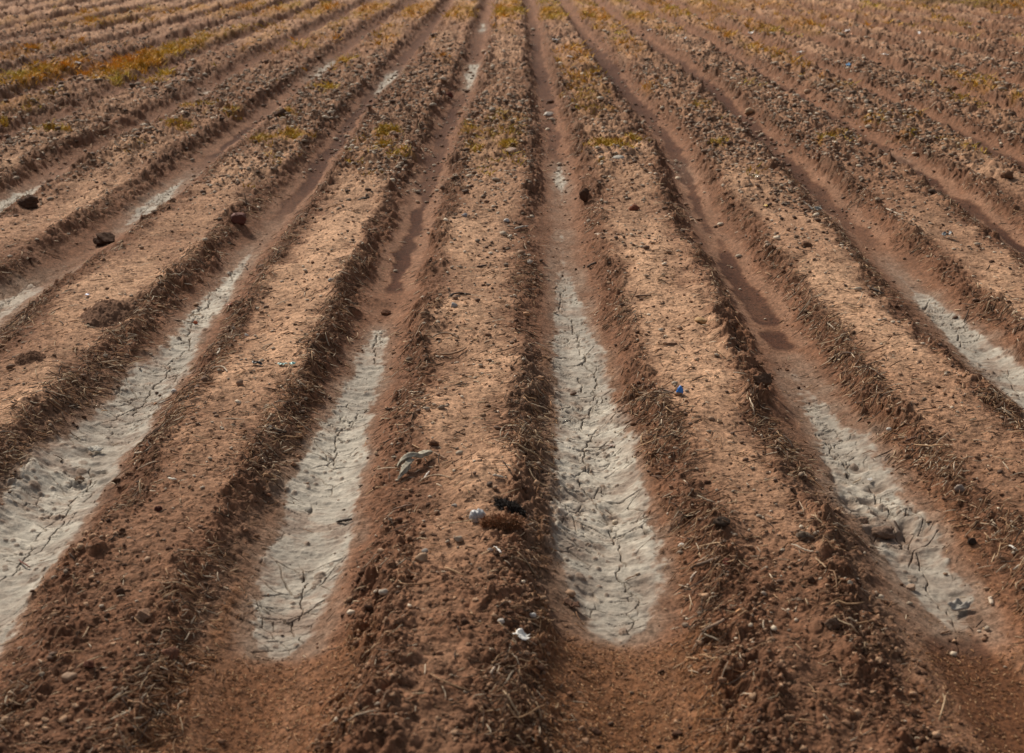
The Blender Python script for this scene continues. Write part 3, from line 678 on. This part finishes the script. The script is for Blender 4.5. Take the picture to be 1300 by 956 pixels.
# -- clods and rocks
DK = (.085, .045, .028); BR = (.16, .08, .045); RD = (.20, .075, .045); TN = (.40, .26, .16); GR = (.30, .27, .24); PL = (.55, .49, .42)
for a in (
 ('earth_mound', 'low crumbly mound of loose red earth on the left pale ridge', 'earth mound', 141, 394, 66, 26, (.17, .092, .056), 'mound', 70),
 ('earth_mound', 'small low mound of earth at the left edge, below the larger mound', 'earth mound', 38, 452, 34, 12, (.17, .092, .056), 'mound', 71),
 ('clod', 'big dark clod at the far left edge beside pale mud', 'clod', 37, 255, 31, 19, DK, 'clod', 1),
 ('clod', 'big dark flat-topped clod in the third furrow from the middle, left side', 'clod', 134, 303, 33, 21, DK, 'clod', 2),
 ('brick_fragment', 'dark red squarish brick fragment at the rim of the second furrow left of middle', 'brick fragment', 303, 276, 20, 14, (.13, .045, .03), 'brick', 3),
 ('clod', 'dark brown clod among yellow moss on the distant stony ridge, left', 'clod', 355, 145, 22, 17, DK, 'clod', 4),
 ('clod', 'tall dark clod on the right rim of the middle furrow', 'clod', 742, 246, 14, 17, DK, 'clod', 5),
 ('clod', 'small reddish clod alone on the pale ridge top, far middle', 'clod', 805, 263, 16, 10, RD, 'clod', 6),
 ('clod', 'low dark clod on the stony ridge above mossy tufts', 'clod', 508, 142, 15, 7, DK, 'clod', 7),
 ('clod', 'small dark red clod by the furrow left of the middle, far off', 'clod', 570, 120, 12, 9, (.14, .05, .035), 'clod', 8),
 ('clod', 'right one of two brown clods at the far right', 'clod', 1279, 222, 20, 14, BR, 'clod', 9),
 ('clod', 'left one of two brown clods at the far right', 'clod', 1257, 229, 16, 11, BR, 'clod', 10),
 ('clod', 'round dark crumbly clod on the ridge above the right mud', 'clod', 968, 480, 27, 19, (.12, .07, .045), 'clod', 11),
 ('clod', 'brown rounded clod beside the yellowish stone', 'clod', 928, 411, 24, 18, BR, 'clod', 12),
 ('clod', 'grey brown rounded clod right of the dark hollow, near ridge', 'clod', 1022, 678, 24, 17, (.15, .11, .08), 'clod', 13),
 ('clod', 'dark wide clod on the near ridge between the two right furrows', 'clod', 916, 661, 24, 12, (.06, .04, .028), 'clod', 14),
 ('clod', 'dark red crumbly clod just below the near dark clod', 'clod', 925, 712, 18, 10, (.17, .055, .04), 'clod', 15),
 ('clod', 'large brown clod at the right of the nearest ridge', 'clod', 1057, 788, 22, 20, (.15, .095, .065), 'clod', 16),
 ('clod', 'reddish rounded clod near the lower left edge', 'clod', 218, 828, 24, 18, (.2, .095, .06), 'clod', 17),
 ('clod', 'wedge shaped brown clod on the near left ridge', 'clod', 184, 778, 25, 15, (.26, .155, .1), 'clod', 18),
 ('clod', 'small dark red ball of earth on the near left ridge', 'clod', 201, 645, 11, 9, (.08, .03, .022), 'clod', 19),
 ('clod', 'upright dark clod on the near left ridge below the red ball', 'clod', 153, 750, 11, 11, DK, 'clod', 20),
 ('clod', 'reddish clod at the bottom left', 'clod', 113, 842, 16, 12, (.17, .07, .045), 'clod', 21),
 ('clod', 'black clod in shade at the right edge of the field', 'clod', 1234, 686, 14, 12, (.05, .032, .024), 'clod', 22),
 ('clod', 'brown clod on the right ridge below the grey scrap', 'clod', 1024, 310, 15, 10, BR, 'clod', 23),
 ('clod', 'brown slumped clod in the furrow left of the middle, above the cracked mud', 'clod', 490, 396, 16, 9, (.2, .1, .06), 'clod', 24),
 ('clod', 'broad brown lump in the right hand mud bed', 'clod', 1122, 674, 34, 16, (.19, .125, .09), 'clod', 25),
 ('clod', 'small brown lump upper left of the broad lump in the mud', 'clod', 1096, 660, 20, 11, (.19, .125, .09), 'clod', 26),
 ('clod', 'brown clod on the shoulder left of the rag', 'clod', 551, 562, 15, 9, BR, 'clod', 27),
 ('stone', 'pale yellow rounded stone on the ridge right of the middle furrow', 'stone', 889, 407, 17, 9, (.46, .28, .13), 'stone', 30),
 ('stone', 'pale orange block of stone on the far right stony ridge', 'stone', 951, 141, 14, 11, (.52, .36, .22), 'stone', 31),
 ('stone', 'flat pinkish stone on the distant middle ridge', 'stone', 650, 191, 16, 8, (.38, .26, .19), 'slab', 32),
 ('stone', 'long white stone lying in the distant middle furrow', 'stone', 696, 145, 15, 6, (.55, .50, .43), 'slab', 33),
 ('stone', 'long pale stone between two moss tufts', 'stone', 786, 200, 17, 6, (.45, .41, .35), 'slab', 34),
 ('stone', 'tan blocky stone on the nearest middle ridge', 'stone', 534, 707, 20, 15, (.36, .23, .14), 'stone', 35),
 ('stone', 'small grey stone touching the tan blocky stone', 'stone', 539, 699, 10, 6, GR, 'stone', 36),
 ('stone', 'pale wedge stone on the left slope of the nearest middle ridge', 'stone', 487, 751, 13, 10, (.48, .42, .34), 'stone', 37),
 ('stone', 'grey brown flat stone below the crumpled silver wad', 'stone', 583, 683, 15, 8, (.3, .24, .18), 'slab', 38),
 ('stone', 'brown rock at the bottom left edge', 'stone', 88, 858, 24, 12, (.3, .19, .12), 'stone', 39),
 ('stone', 'light rounded stone with shadow on the right ridge', 'stone', 1219, 620, 15, 12, (.28, .22, .18), 'stone', 40),
 ('pebble', 'rounded tan pebble sitting in the right hand mud bed', 'pebble', 1157, 745, 14, 10, (.38, .26, .18), 'stone', 41),
 ('pebble', 'small pale pebble beside the tan pebble in the mud', 'pebble', 1155, 737, 6, 4, (.5, .4, .3), 'stone', 42),
 ('pebble', 'white oval pebble right of the middle mud bed', 'pebble', 865, 692, 11, 6, (.62, .58, .52), 'stone', 43),
 ('pebble', 'bright orange pebble on the near ridge', 'pebble', 938, 777, 12, 9, (.52, .26, .11), 'stone', 44),
 ('pebble', 'white pebble near the white plastic scrap', 'pebble', 676, 781, 10, 8, (.5, .48, .45), 'stone', 45),
 ('pebble', 'pale long chip above the white plastic scrap', 'pebble', 637, 788, 11, 6, (.6, .54, .47), 'slab', 46),
 ('pebble', 'grey pebble by the short white stick', 'pebble', 623, 698, 9, 7, (.4, .36, .33), 'stone', 47),
 ('pebble', 'orange red pebble lying in the left mud bed', 'pebble', 248, 409, 6, 5, (.45, .13, .06), 'stone', 48),
 ('pebble', 'white pebble on the right slope near the top of the right mud', 'pebble', 1129, 545, 8, 6, (.6, .56, .5), 'stone', 49),
 ('pebble', 'white chip on the left ridge between the left mud beds', 'pebble', 313, 425, 7, 4, (.62, .6, .55), 'stone', 50),
 ('pebble', 'white upright chip on the left ridge between the mud beds', 'pebble', 296, 416, 6, 5, (.62, .6, .55), 'stone', 51),
 ('pebble', 'grey pebble on the pale top of the ridge left of the middle', 'pebble', 576, 387, 10, 7, (.33, .31, .3), 'stone', 52),
 ('pebble', 'blue grey pebble high on the ridge left of the middle', 'pebble', 590, 273, 8, 6, (.3, .3, .32), 'stone', 53),
 ('pebble', 'light grey pebble on the right shoulder of the far middle ridge', 'pebble', 643, 280, 8, 6, (.5, .48, .45), 'stone', 54),
 ('pebble', 'pale pebble on the right shoulder of the middle ridge, half way up', 'pebble', 673, 332, 9, 6, (.52, .46, .38), 'stone', 55),
 ('pebble', 'orange brown chip beside the mossy right shoulder of the middle ridge', 'pebble', 668, 398, 11, 6, (.45, .24, .12), 'slab', 56),
 ('pebble', 'grey pebble lying on the shoulder by the second left furrow', 'pebble', 421, 355, 10, 6, (.3, .3, .28), 'stone', 57),
 ('pebble', 'white pebble by the left mud, at its right rim', 'pebble', 220, 496, 9, 7, (.55, .52, .48), 'stone', 58),
 ('pebble', 'tan pebble resting on the ridge below the green scrap', 'pebble', 305, 485, 11, 8, (.28, .17, .11), 'stone', 59),
 ('pebble', 'grey stone on the pale top left of the silver wad', 'pebble', 577, 641, 8, 5, (.42, .38, .33), 'stone', 60),
 ('pebble', 'grey pale stone lying on the near right edge', 'pebble', 1079, 739, 7, 6, (.42, .36, .28), 'stone', 61),
 ('pebble', 'pinkish pebble at the left edge of the nearest right ridge', 'pebble', 942, 775, 7, 5, (.5, .3, .18), 'stone', 62),
 ('pebble', 'pale grey pebble on the slope right of the middle mud bed', 'pebble', 970, 753, 8, 6, (.35, .28, .22), 'stone', 63)):
    nm, lb, ct_, px, py, w, h, cl, kd, sd = a
    lumpthing(nm, lb, ct_, px, py, w, h, cl, M_CLOD if kd in ('clod', 'mound') else M_STONE, sd, kd, yaw=(sd * 1.7) % 3.14 * .2 - .25)

# -- far litter
for a in ((619, 69, 7, 4, (.8, .78, .75), 'white scrap on the distant ridge just right of the grey mud spot'), (705, 55, 8, 4, (.8, .78, .74), 'white scrap on the distant ridge right of the middle furrow, upper of two'),
          (724, 73, 8, 4, (.7, .68, .66), 'white scrap on the distant ridge right of the middle furrow, lower of two'), (826, 38, 7, 4, (.8, .78, .76), 'white scrap beside the yellow grass at the far right of centre'),
          (867, 51, 9, 3, (.65, .68, .7), 'pale bluish strip of litter far right of centre'), (494, 153, 6, 4, (.75, .75, .76), 'small white scrap on the stony ridge near the moss'),
          (100, 85, 6, 4, (.8, .78, .76), 'white scrap in the yellow grass at far left'), (1168, 42, 6, 5, (.85, .85, .84), 'bright white scrap in the far right corner'),
          (1123, 71, 9, 3, (.75, .72, .68), 'long white scrap right of the blue scrap, far off'), (1077, 86, 7, 4, (.10, .32, .6), 'small blue scrap on the distant right ridges'),
          (1075, 41, 10, 4, (.68, .62, .58), 'pale strip near the orange scrap at the far right'), (1080, 45, 7, 4, (.50, .18, .05), 'orange scrap at the far right'),
          (1016, 67, 8, 3, (.65, .6, .55), 'pale scrap on the distant right ridge near the yellow grass'), (954, 43, 7, 4, (.6, .55, .5), 'pale scrap on the distant ridge far right of centre'),
          (1104, 612, 6, 5, (.55, .52, .48), 'tiny white scrap at the rim of the right mud bed'), (111, 376, 6, 4, (.05, .12, .35), 'tiny dark blue scrap on the left ridge above the earth mound'),
          (972, 263, 5, 5, (.6, .38, .06), 'tiny yellow leaf on the pale right ridge top'), (291, 389, 8, 3, (.45, .15, .07), 'red scrap on the slope right of the left mud bed'), (878, 122, 8, 3, (.55, .52, .5), 'grey scrap on the stony ridge far right of centre')):
    sheet('litter_scrap', a[5], 'litter', a[0], a[1], a[2], a[3], a[4], int(a[0]), amp=.5, lift=.008)
sheet('plastic_scrap', 'white ragged plastic scrap on the nearest middle ridge', 'plastic scrap', 663, 812, 21, 8, (.78, .76, .72), 7, lift=.012, amp=.25, edge_=.42)
sheet('plastic_scrap', 'left of two teal and white plastic scraps on the left ridge', 'plastic scrap', 359, 464, 11, 4, (.30, .50, .46), 12, lift=.006, amp=.5)
sheet('plastic_scrap', 'right of two teal and white plastic scraps on the left ridge', 'plastic scrap', 371, 464, 8, 5, (.25, .52, .50), 13, lift=.008, amp=.6)
sheet('scrap', 'black folded scrap on the left ridge beside the teal scraps', 'scrap', 327, 464, 16, 5, (.03, .025, .022), 14, lift=.006, amp=.5, yaw=-.3)
sheet('mud_flake', 'curled flake of dried mud lying in the left mud bed', 'mud flake', 121, 575, 20, 7, (.5, .47, .41), 16, lift=.012, amp=.5, mat=M_MUD, thick=.003)
sheet('mud_flake', 'small dark curled flake in the left mud bed below the pale one', 'mud flake', 101, 611, 13, 5, (.22, .14, .09), 17, lift=.010, amp=.6, mat=M_CLOD, thick=.003)
sheet('mud_flake', 'dark pointed flake on the left rim of the near middle mud', 'mud flake', 727, 772, 20, 10, (.13, .07, .045), 18, lift=.010, amp=.4, mat=M_CLOD, thick=.004, yaw=-.5)
sheet('leaf', 'dry dark curled leaf in the middle mud bed', 'leaf', 776, 567, 9, 3, (.2, .1, .06), 26, lift=.004)
sheet('scrap', 'ragged grey scrap on the right ridge shoulder beside the furrow', 'scrap', 1035, 269, 17, 6, (.30, .30, .28), 19, lift=.012, amp=.7, mat=M_CLOTH, yaw=-.5)
sheet('scrap', 'dark grey crumpled scrap on the far right ridge', 'scrap', 1202, 302, 13, 7, (.14, .15, .16), 20, lift=.012, amp=.9)

# blue crumpled wrapper, standing on a point
m = mpp(863, 497); x, y, z = hit(863, 501)
v, f = ICO[3]; v = v.copy(); v *= (1 + .35 * n3(v, 77, 2.2) - .25 * np.abs(n3(v, 78, 3.5)))[:, None]; v[:, 0] *= .62 * (1.15 - .5 * v[:, 2]); v[:, 1] *= .5
v = v * 6.3 * m; v[:, 2] -= v[:, 2].min() + .003
o = mesh_obj('blue_wrapper', v, f, M_PLAST, np.broadcast_to(c3(.03, .22, .72), v.shape)); o.location = (x, y, z)
tag(o, 'bright blue crumpled wrapper on the ridge right of the middle furrow', 'wrapper')

# crumpled silver wad: two pleated lobes
m = mpp(606, 655); x, y, z = hit(606, 662)
v, f = ICO[4]; v = v.copy()
fold = np.abs(np.sin(np.arctan2(v[:, 2], v[:, 0] + .25) * 7)); crease = np.exp(-((v[:, 0] - .1 + .3 * v[:, 2]) / .12) ** 2)
v *= (1 + .10 * fold - .30 * crease + .14 * n3(v, 31, 2.4) + .06 * n3(v, 35, 7))[:, None]
v = v * np.array([9.5 * m, 7.5 * m, 8.6 * m]); v[:, 2] -= v[:, 2].min() + .006
cc = c3(.36, .36, .37)[None] * (.75 + .55 * fold)[:, None]
o = mesh_obj('silver_wad', v, f, M_PLAST, cc); o.location = (x, y, z)
tag(o, 'crumpled silvery wad of film beside the fuzzy brown root clump', 'wad')

# fuzzy root clumps: a core of soil under a coat of short fibres (one thing, two parts)
def fuzzy(name, label, px0, py0, px1, py1, hpx, colr, nf=1500, fl_=.016):
    m = mpp((px0 + px1) / 2, (py0 + py1) / 2); a_ = np.array(hit(px0, py0)); b_ = np.array(hit(px1, py1))
    e = bpy.data.objects.new(name, None); C.objects.link(e); c0 = (a_ + b_) / 2; e.location = c0
    e.empty_display_size = .05
    tag(e, label, 'root clump')
    v, f = ICO[4]; v = v * (1 + .22 * n3(v, 51, 2.5) + .10 * n3(v, 52, 7))[:, None]
    ln_ = np.linalg.norm(b_ - a_) * .5 + hpx * .3 * m; yw = math.atan2(b_[1] - a_[1], b_[0] - a_[0])
    v = v * np.array([ln_, hpx * .62 * m, hpx * .5 * m]); c, s = math.cos(yw), math.sin(yw)
    v = v @ np.array([[c, s, 0], [-s, c, 0], [0, 0, 1]]); v[:, 2] += hpx * .30 * m + (b_[2] - a_[2]) * v[:, 0] / (2 * ln_)
    mesh_obj('core', v, f, M_CLOD, np.broadcast_to(np.array(colr, np.float32) * .6, v.shape), True, e)
    ii = R.integers(0, len(v), nf); base = v[ii] + R.normal(0, .002, (nf, 3)); nrm = base - v.mean(0); nrm /= np.linalg.norm(nrm, axis=1, keepdims=True)
    dr = nrm + R.normal(0, .7, (nf, 3)); dr /= np.linalg.norm(dr, axis=1, keepdims=True); ln = fl_ * (.4 + R.random(nf))
    sd = np.cross(dr, R.normal(size=(nf, 3))); sd /= np.linalg.norm(sd, axis=1, keepdims=True); sd *= .0009
    P = np.stack([base - sd, base + sd, base + dr * ln[:, None] * .6 + sd * .7 + R.normal(0, .001, (nf, 3)), base + dr * ln[:, None]], 1)
    cc = np.array(colr)[None] * (.5 + 1.1 * R.random((nf, 1)))
    mesh_obj('fibres', P.reshape(-1, 3), (np.array([(0, 1, 2, 3)])[None] + np.arange(nf)[:, None, None] * 4).reshape(-1, 4), M_STRAW, np.repeat(cc, 4, 0), False, e)
fuzzy('root_clump', 'fuzzy rust brown root clump beside the silver wad', 618, 667, 655, 668, 15, (.26, .12, .055))
fuzzy('root_clump', 'black matted root clump right of the silver wad', 634, 641, 661, 655, 13, (.022, .016, .013), 1300, .013)

# twisted rag
def ribbon(parent, name, pts, wid, seed, colr):
    P = np.array([hit(p[0], p[1], p[2]) for p in pts]); n = 34; s0 = np.linspace(0, 1, len(P)); s = np.linspace(0, 1, n)
    T = np.stack([np.interp(s, s0, P[:, i]) for i in range(3)], 1)
    for _ in range(2): T = np.stack([np.convolve(np.pad(T[:, i], 2, mode='edge'), np.ones(5) / 5, 'valid') for i in range(3)], 1)
    d_ = np.gradient(T, axis=0); d_ /= np.linalg.norm(d_, axis=1, keepdims=True); side = np.cross(d_, (0, 0, 1)); side /= np.linalg.norm(side, axis=1, keepdims=True); up = np.cross(side, d_)
    NS = 16; vs = []
    wv = np.interp(s, np.linspace(0, 1, len(wid)), wid)
    for j in range(NS):
        a = 2 * math.pi * j / NS + s * 2.4
        r = wv * (1 + .62 * np.sin(4 * a + 9 * s + seed) * .6 + .55 * (vn(s * 9 + j * 3.1, s * 0 + j, seed) - .5))
        vs.append(T + side * (r * np.cos(a))[:, None] + up * (r * .55 * np.sin(a))[:, None])
    v = np.stack(vs, 1).reshape(-1, 3)
    f = [(i * NS + j, i * NS + (j + 1) % NS, (i + 1) * NS + (j + 1) % NS, (i + 1) * NS + j) for i in range(n - 1) for j in range(NS)]
    cap = [tuple(range(NS))[::-1], tuple((n - 1) * NS + j for j in range(NS))]
    cv = np.array(colr)[None] * (.55 + .65 * vn(v[:, 0] * 160, v[:, 1] * 160, seed))[:, None]
    return v, f, cap, cv
m = mpp(525, 588)
v1, f1_, c1_, k1 = ribbon(None, 'rag', [(550, 573, .010), (541, 574, .030), (533, 579, .034), (524, 576, .052), (514, 581, .048), (508, 588, .026), (504, 594, .006)], [.006, .013, .012, .014, .014, .009, .005], 3, (.42, .38, .30))
v2, f2_, c2_, k2 = ribbon(None, 'rag', [(522, 582, .040), (518, 588, .032), (514, 596, .020), (509, 603, .010), (505, 609, .003)], [.010, .012, .012, .007, .003], 8, (.42, .38, .30))
o0 = np.array(hit(520, 595)); n1_ = len(v1)
o = mesh_obj('rag', np.concatenate([v1, v2]) - o0, [np.concatenate([np.array(f1_), np.array(f2_) + n1_]), np.concatenate([np.array(c1_), np.array(c2_) + n1_])], M_CLOTH, np.concatenate([k1, k2]), smooth=True)
o.location = o0; tag(o, 'twisted grey beige rag arched over the ridge left of the middle furrow', 'rag')

# curled dark flake of crust casting a shadow, bottom right
sheet('crust_flake', 'upturned grey crust flake at the end of the right mud bed', 'crust flake', 1216, 777, 30, 10, (.36, .33, .29), 23, lift=.018, amp=.6, mat=M_MUD, thick=.005, yaw=.35, edge_=.35)

# -- single sticks
for i, (lb, pts, w, cl) in enumerate((
 ('long brown stick running right from the rag', [(549, 573, .012), (560, 579, .008), (568, 583)], 3.4, (.30, .18, .11)),
 ('thin pale curved stalk at the right of the rag', [(537, 610), (541, 603, .012), (546, 597)], 2.6, (.55, .50, .44)),
 ('short pale stalk standing left of the rag', [(494, 611), (495, 604, .02), (493, 600, .025)], 2.4, (.45, .30, .2)),
 ('reddish twig crossing the left mud bed', [(23, 710), (31, 716, .012), (40, 721)], 2.4, (.16, .06, .04)),
 ('black bark piece lying in the mud bed left of the middle', [(426, 663), (434, 661, .01), (440, 660, .012), (448, 659)], 4.2, (.035, .024, .018)),
 ('branched pale stalk lying left of the blue wrapper', [(807, 509), (818, 501, .012), (828, 497, .016), (838, 498, .012), (852, 499)], 3.0, (.36, .26, .17)),
 ('dark stalk touching the foot of the blue wrapper', [(840, 494), (850, 497), (861, 501)], 2.6, (.10, .06, .04)),
 ('straight brown stick on the pale top of the ridge, upper middle', [(604, 338), (611, 338, .008), (619, 336)], 3.2, (.07, .04, .03)),
 ('dark bent stick below the straight brown one', [(568, 378), (576, 372, .01), (588, 372), (600, 374)], 2.8, (.05, .03, .022)),
 ('long brown curved stick under the straw heap, middle ridge', [(556, 449), (570, 450, .01), (585, 446, .012), (593, 440)], 3.2, (.32, .19, .11)),
 ('arched pale stick over the straw heap, middle ridge', [(546, 430), (556, 423, .02), (572, 422, .02), (584, 431)], 2.4, (.30, .20, .13)),
 ('pale forked stick on the shoulder of the far middle ridge', [(652, 291), (660, 288, .012), (672, 287)], 3.2, (.40, .36, .30)),
 ('dark stick lying on the left pale ridge top', [(453, 254), (462, 252, .006), (470, 250)], 3.4, (.10, .07, .05)),
 ('brown stick on the ridge right of the middle, upper part', [(804, 376), (817, 375, .008), (829, 375)], 3.4, (.22, .13, .08)),
 ('brown stick on the pale ridge top above the blue wrapper', [(840, 435), (850, 436, .006), (861, 436)], 3.6, (.26, .15, .09)),
 ('pale stick at the foot of the dark clod, far middle', [(754, 297), (763, 297, .006), (773, 296)], 3.2, (.45, .34, .25)),
 ('dark stick on the left shoulder of the ridge right of the middle', [(744, 340), (751, 335, .012), (758, 333)], 3.6, (.07, .05, .04)),
 ('long pale twig on the far right ridge', [(1120, 262), (1135, 270, .014), (1151, 275)], 2.2, (.50, .40, .30)),
 ('dark arched twig with shadow on the right ridge', [(1058, 462), (1068, 449, .018), (1076, 447, .02), (1086, 450)], 3.4, (.10, .06, .04)),
 ('pale twig on the right ridge above the mud', [(1049, 409), (1056, 414, .01), (1062, 420)], 2.4, (.5, .4, .3)),
 ('white curved stalk at the right edge', [(1279, 692), (1286, 694, .014), (1293, 700)], 3.0, (.62, .58, .52)),
 ('pale stalk below the white curved one at the right edge', [(1286, 724), (1291, 720, .008), (1297, 715)], 3.4, (.45, .38, .3)),
 ('short pale stub on the right slope', [(1257, 757, .012), (1258, 762, .008), (1260, 768)], 6.0, (.62, .5, .38)),
 ('brown curved bark stick on the nearest right ridge', [(890, 801), (902, 796, .012), (914, 790, .022), (920, 785, .026)], 5.0, (.28, .18, .12)),
 ('pale splinter beside the bark on the near ridge', [(875, 737), (880, 730, .012), (885, 725)], 3.4, (.55, .44, .34)),
 ('dark long root left of the near dark clod', [(878, 720), (890, 716, .016), (905, 711, .02), (918, 706)], 6.0, (.15, .10, .07)),
 ('pale long stalk between the near clods', [(885, 694), (905, 690, .012), (925, 687)], 2.6, (.5, .34, .2)),
 ('pale stick below the rounded grey brown clod', [(1003, 690), (1014, 694, .012), (1026, 700), (1034, 700)], 2.8, (.5, .40, .30)),
 ('brown forked straw below the pale stick', [(1034, 706), (1042, 714, .012), (1050, 722)], 2.4, (.36, .24, .14)),
 ('short white stick by the grey pebble, nearest middle ridge', [(627, 693, .014), (632, 697, .012), (637, 702)], 3.0, (.75, .72, .68)),
 ('pale splinter standing at the bottom of the middle ridge', [(622, 857), (626, 850, .012), (629, 846, .016)], 4.0, (.6, .47, .35)),
 ('brown splinter lying right of the standing pale splinter', [(631, 854), (636, 857, .006), (641, 860)], 3.2, (.45, .3, .2)),
 ('white curved stalk on the left ridge between mud beds', [(275, 451), (278, 446, .016), (279, 442, .016)], 3.0, (.55, .48, .38)),
 ('pale looped stalk below the white curved one, left ridge', [(268, 470), (276, 464, .014), (286, 466, .01), (289, 473)], 2.4, (.42, .33, .24)),
 ('pale stalk standing out of the near left shoulder', [(93, 744), (94, 736, .03), (93, 728, .04)], 2.4, (.5, .36, .22)),
 ('black bark strip at the top of the near left ridge', [(338, 538), (346, 544, .012), (358, 549, .012), (364, 548)], 5.0, (.05, .032, .025)),
 ('pale stub on the left ridge near the bark strip', [(338, 536), (342, 530, .016), (345, 524, .02)], 2.8, (.45, .33, .22)),
 ('pale chunky stalk on the near left ridge', [(170, 575), (175, 575, .008), (182, 574)], 3.6, (.48, .38, .28)),
 ('pale curved stalk above the chunky one, near left ridge', [(172, 598), (180, 593, .014), (192, 587, .01), (200, 586)], 2.6, (.42, .30, .2)),
 ('white tipped stalk lying on the near left ridge', [(213, 606), (219, 608, .008), (225, 609)], 3.0, (.62, .58, .5)),
 ('brown twig across the nearest middle ridge top', [(496, 648), (505, 645, .012), (516, 641, .014), (526, 642)], 3.0, (.20, .12, .08)),
 ('pale stalk on the right shoulder of the ridge, near the mud bed', [(666, 586), (673, 590, .01), (680, 593)], 2.8, (.5, .38, .26)),
 ('brown thin twig below the rag', [(529, 614), (545, 603, .014), (560, 603, .012), (575, 607)], 2.6, (.4, .28, .18)),
 ('pale club shaped stalk near the silver wad', [(625, 603, .01), (631, 604, .008), (640, 606)], 4.0, (.55, .46, .36)),
 ('dark red stick at the foot of the brown ridge, far right', [(1148, 560), (1158, 556, .01), (1166, 555)], 3.0, (.12, .06, .04)),
 ('dark twig lying in the furrow mud right of the middle', [(744, 568), (762, 568), (774, 565)], 1.6, (.10, .06, .045)),
 ('dark bark strip on the right shoulder above the right hand mud', [(1100, 362), (1112, 369, .01), (1124, 374)], 4.4, (.10, .075, .06)),
 ('grey bent stalk on the left rim of the second right furrow', [(1018, 255), (1028, 262, .012), (1036, 268)], 2.6, (.26, .22, .18)))):
    tube('stick' if w >= 2.8 else 'stalk', lb, 'stick' if w >= 2.8 else 'stalk', pts, w, cl)

# ------------------------------------------------------------------ camera
cam = bpy.data.cameras.new('camera'); co = bpy.data.objects.new('camera', cam); SC.collection.objects.link(co)
cam.sensor_width = 36; cam.lens = 36 * F / 1300; cam.shift_y = -45.0 / 1300
co.location = (0, 0, H); co.rotation_euler = (math.pi / 2 - TH, 0, 0)
cam.clip_start = .05; cam.clip_end = 3000
cam.dof.use_dof = True; cam.dof.focus_distance = 6.2; cam.dof.aperture_fstop = 4.5
SC.camera = co

# ------------------------------------------------------------------ light: bright hazy day, sun behind and left
EL, AZ = math.radians(38), math.radians(-34)          # azimuth from +Y, negative = left
wd_ = bpy.data.worlds.new('World'); SC.world = wd_; wd_.use_nodes = True
nt = wd_.node_tree; bg = nt.nodes['Background']; sk = nt.nodes.new('ShaderNodeTexSky'); sk.sky_type = 'NISHITA'; sk.sun_disc = False
sk.sun_elevation = EL; sk.sun_rotation = AZ; sk.dust_density = 3.0; sk.air_density = 1.0
hs = nt.nodes.new('ShaderNodeHueSaturation'); hs.inputs['Saturation'].default_value = .35      # thin veil of cloud: a paler sky
nt.links.new(sk.outputs[0], hs.inputs['Color']); nt.links.new(hs.outputs[0], bg.inputs[0]); bg.inputs[1].default_value = .055
sl = bpy.data.lights.new('sun', 'SUN'); so = bpy.data.objects.new('sun', sl); SC.collection.objects.link(so)
sl.energy = 2.6; sl.angle = math.radians(9); sl.color = (1, .89, .75)
from mathutils import Vector
dv = Vector((math.sin(AZ) * math.cos(EL), math.cos(AZ) * math.cos(EL), math.sin(EL)))
so.rotation_euler = dv.to_track_quat('Z', 'Y').to_euler()
vs_ = SC.view_settings; vs_.view_transform = 'Standard'; vs_.look = 'None'; vs_.gamma = 1; vs_.exposure = 0.60
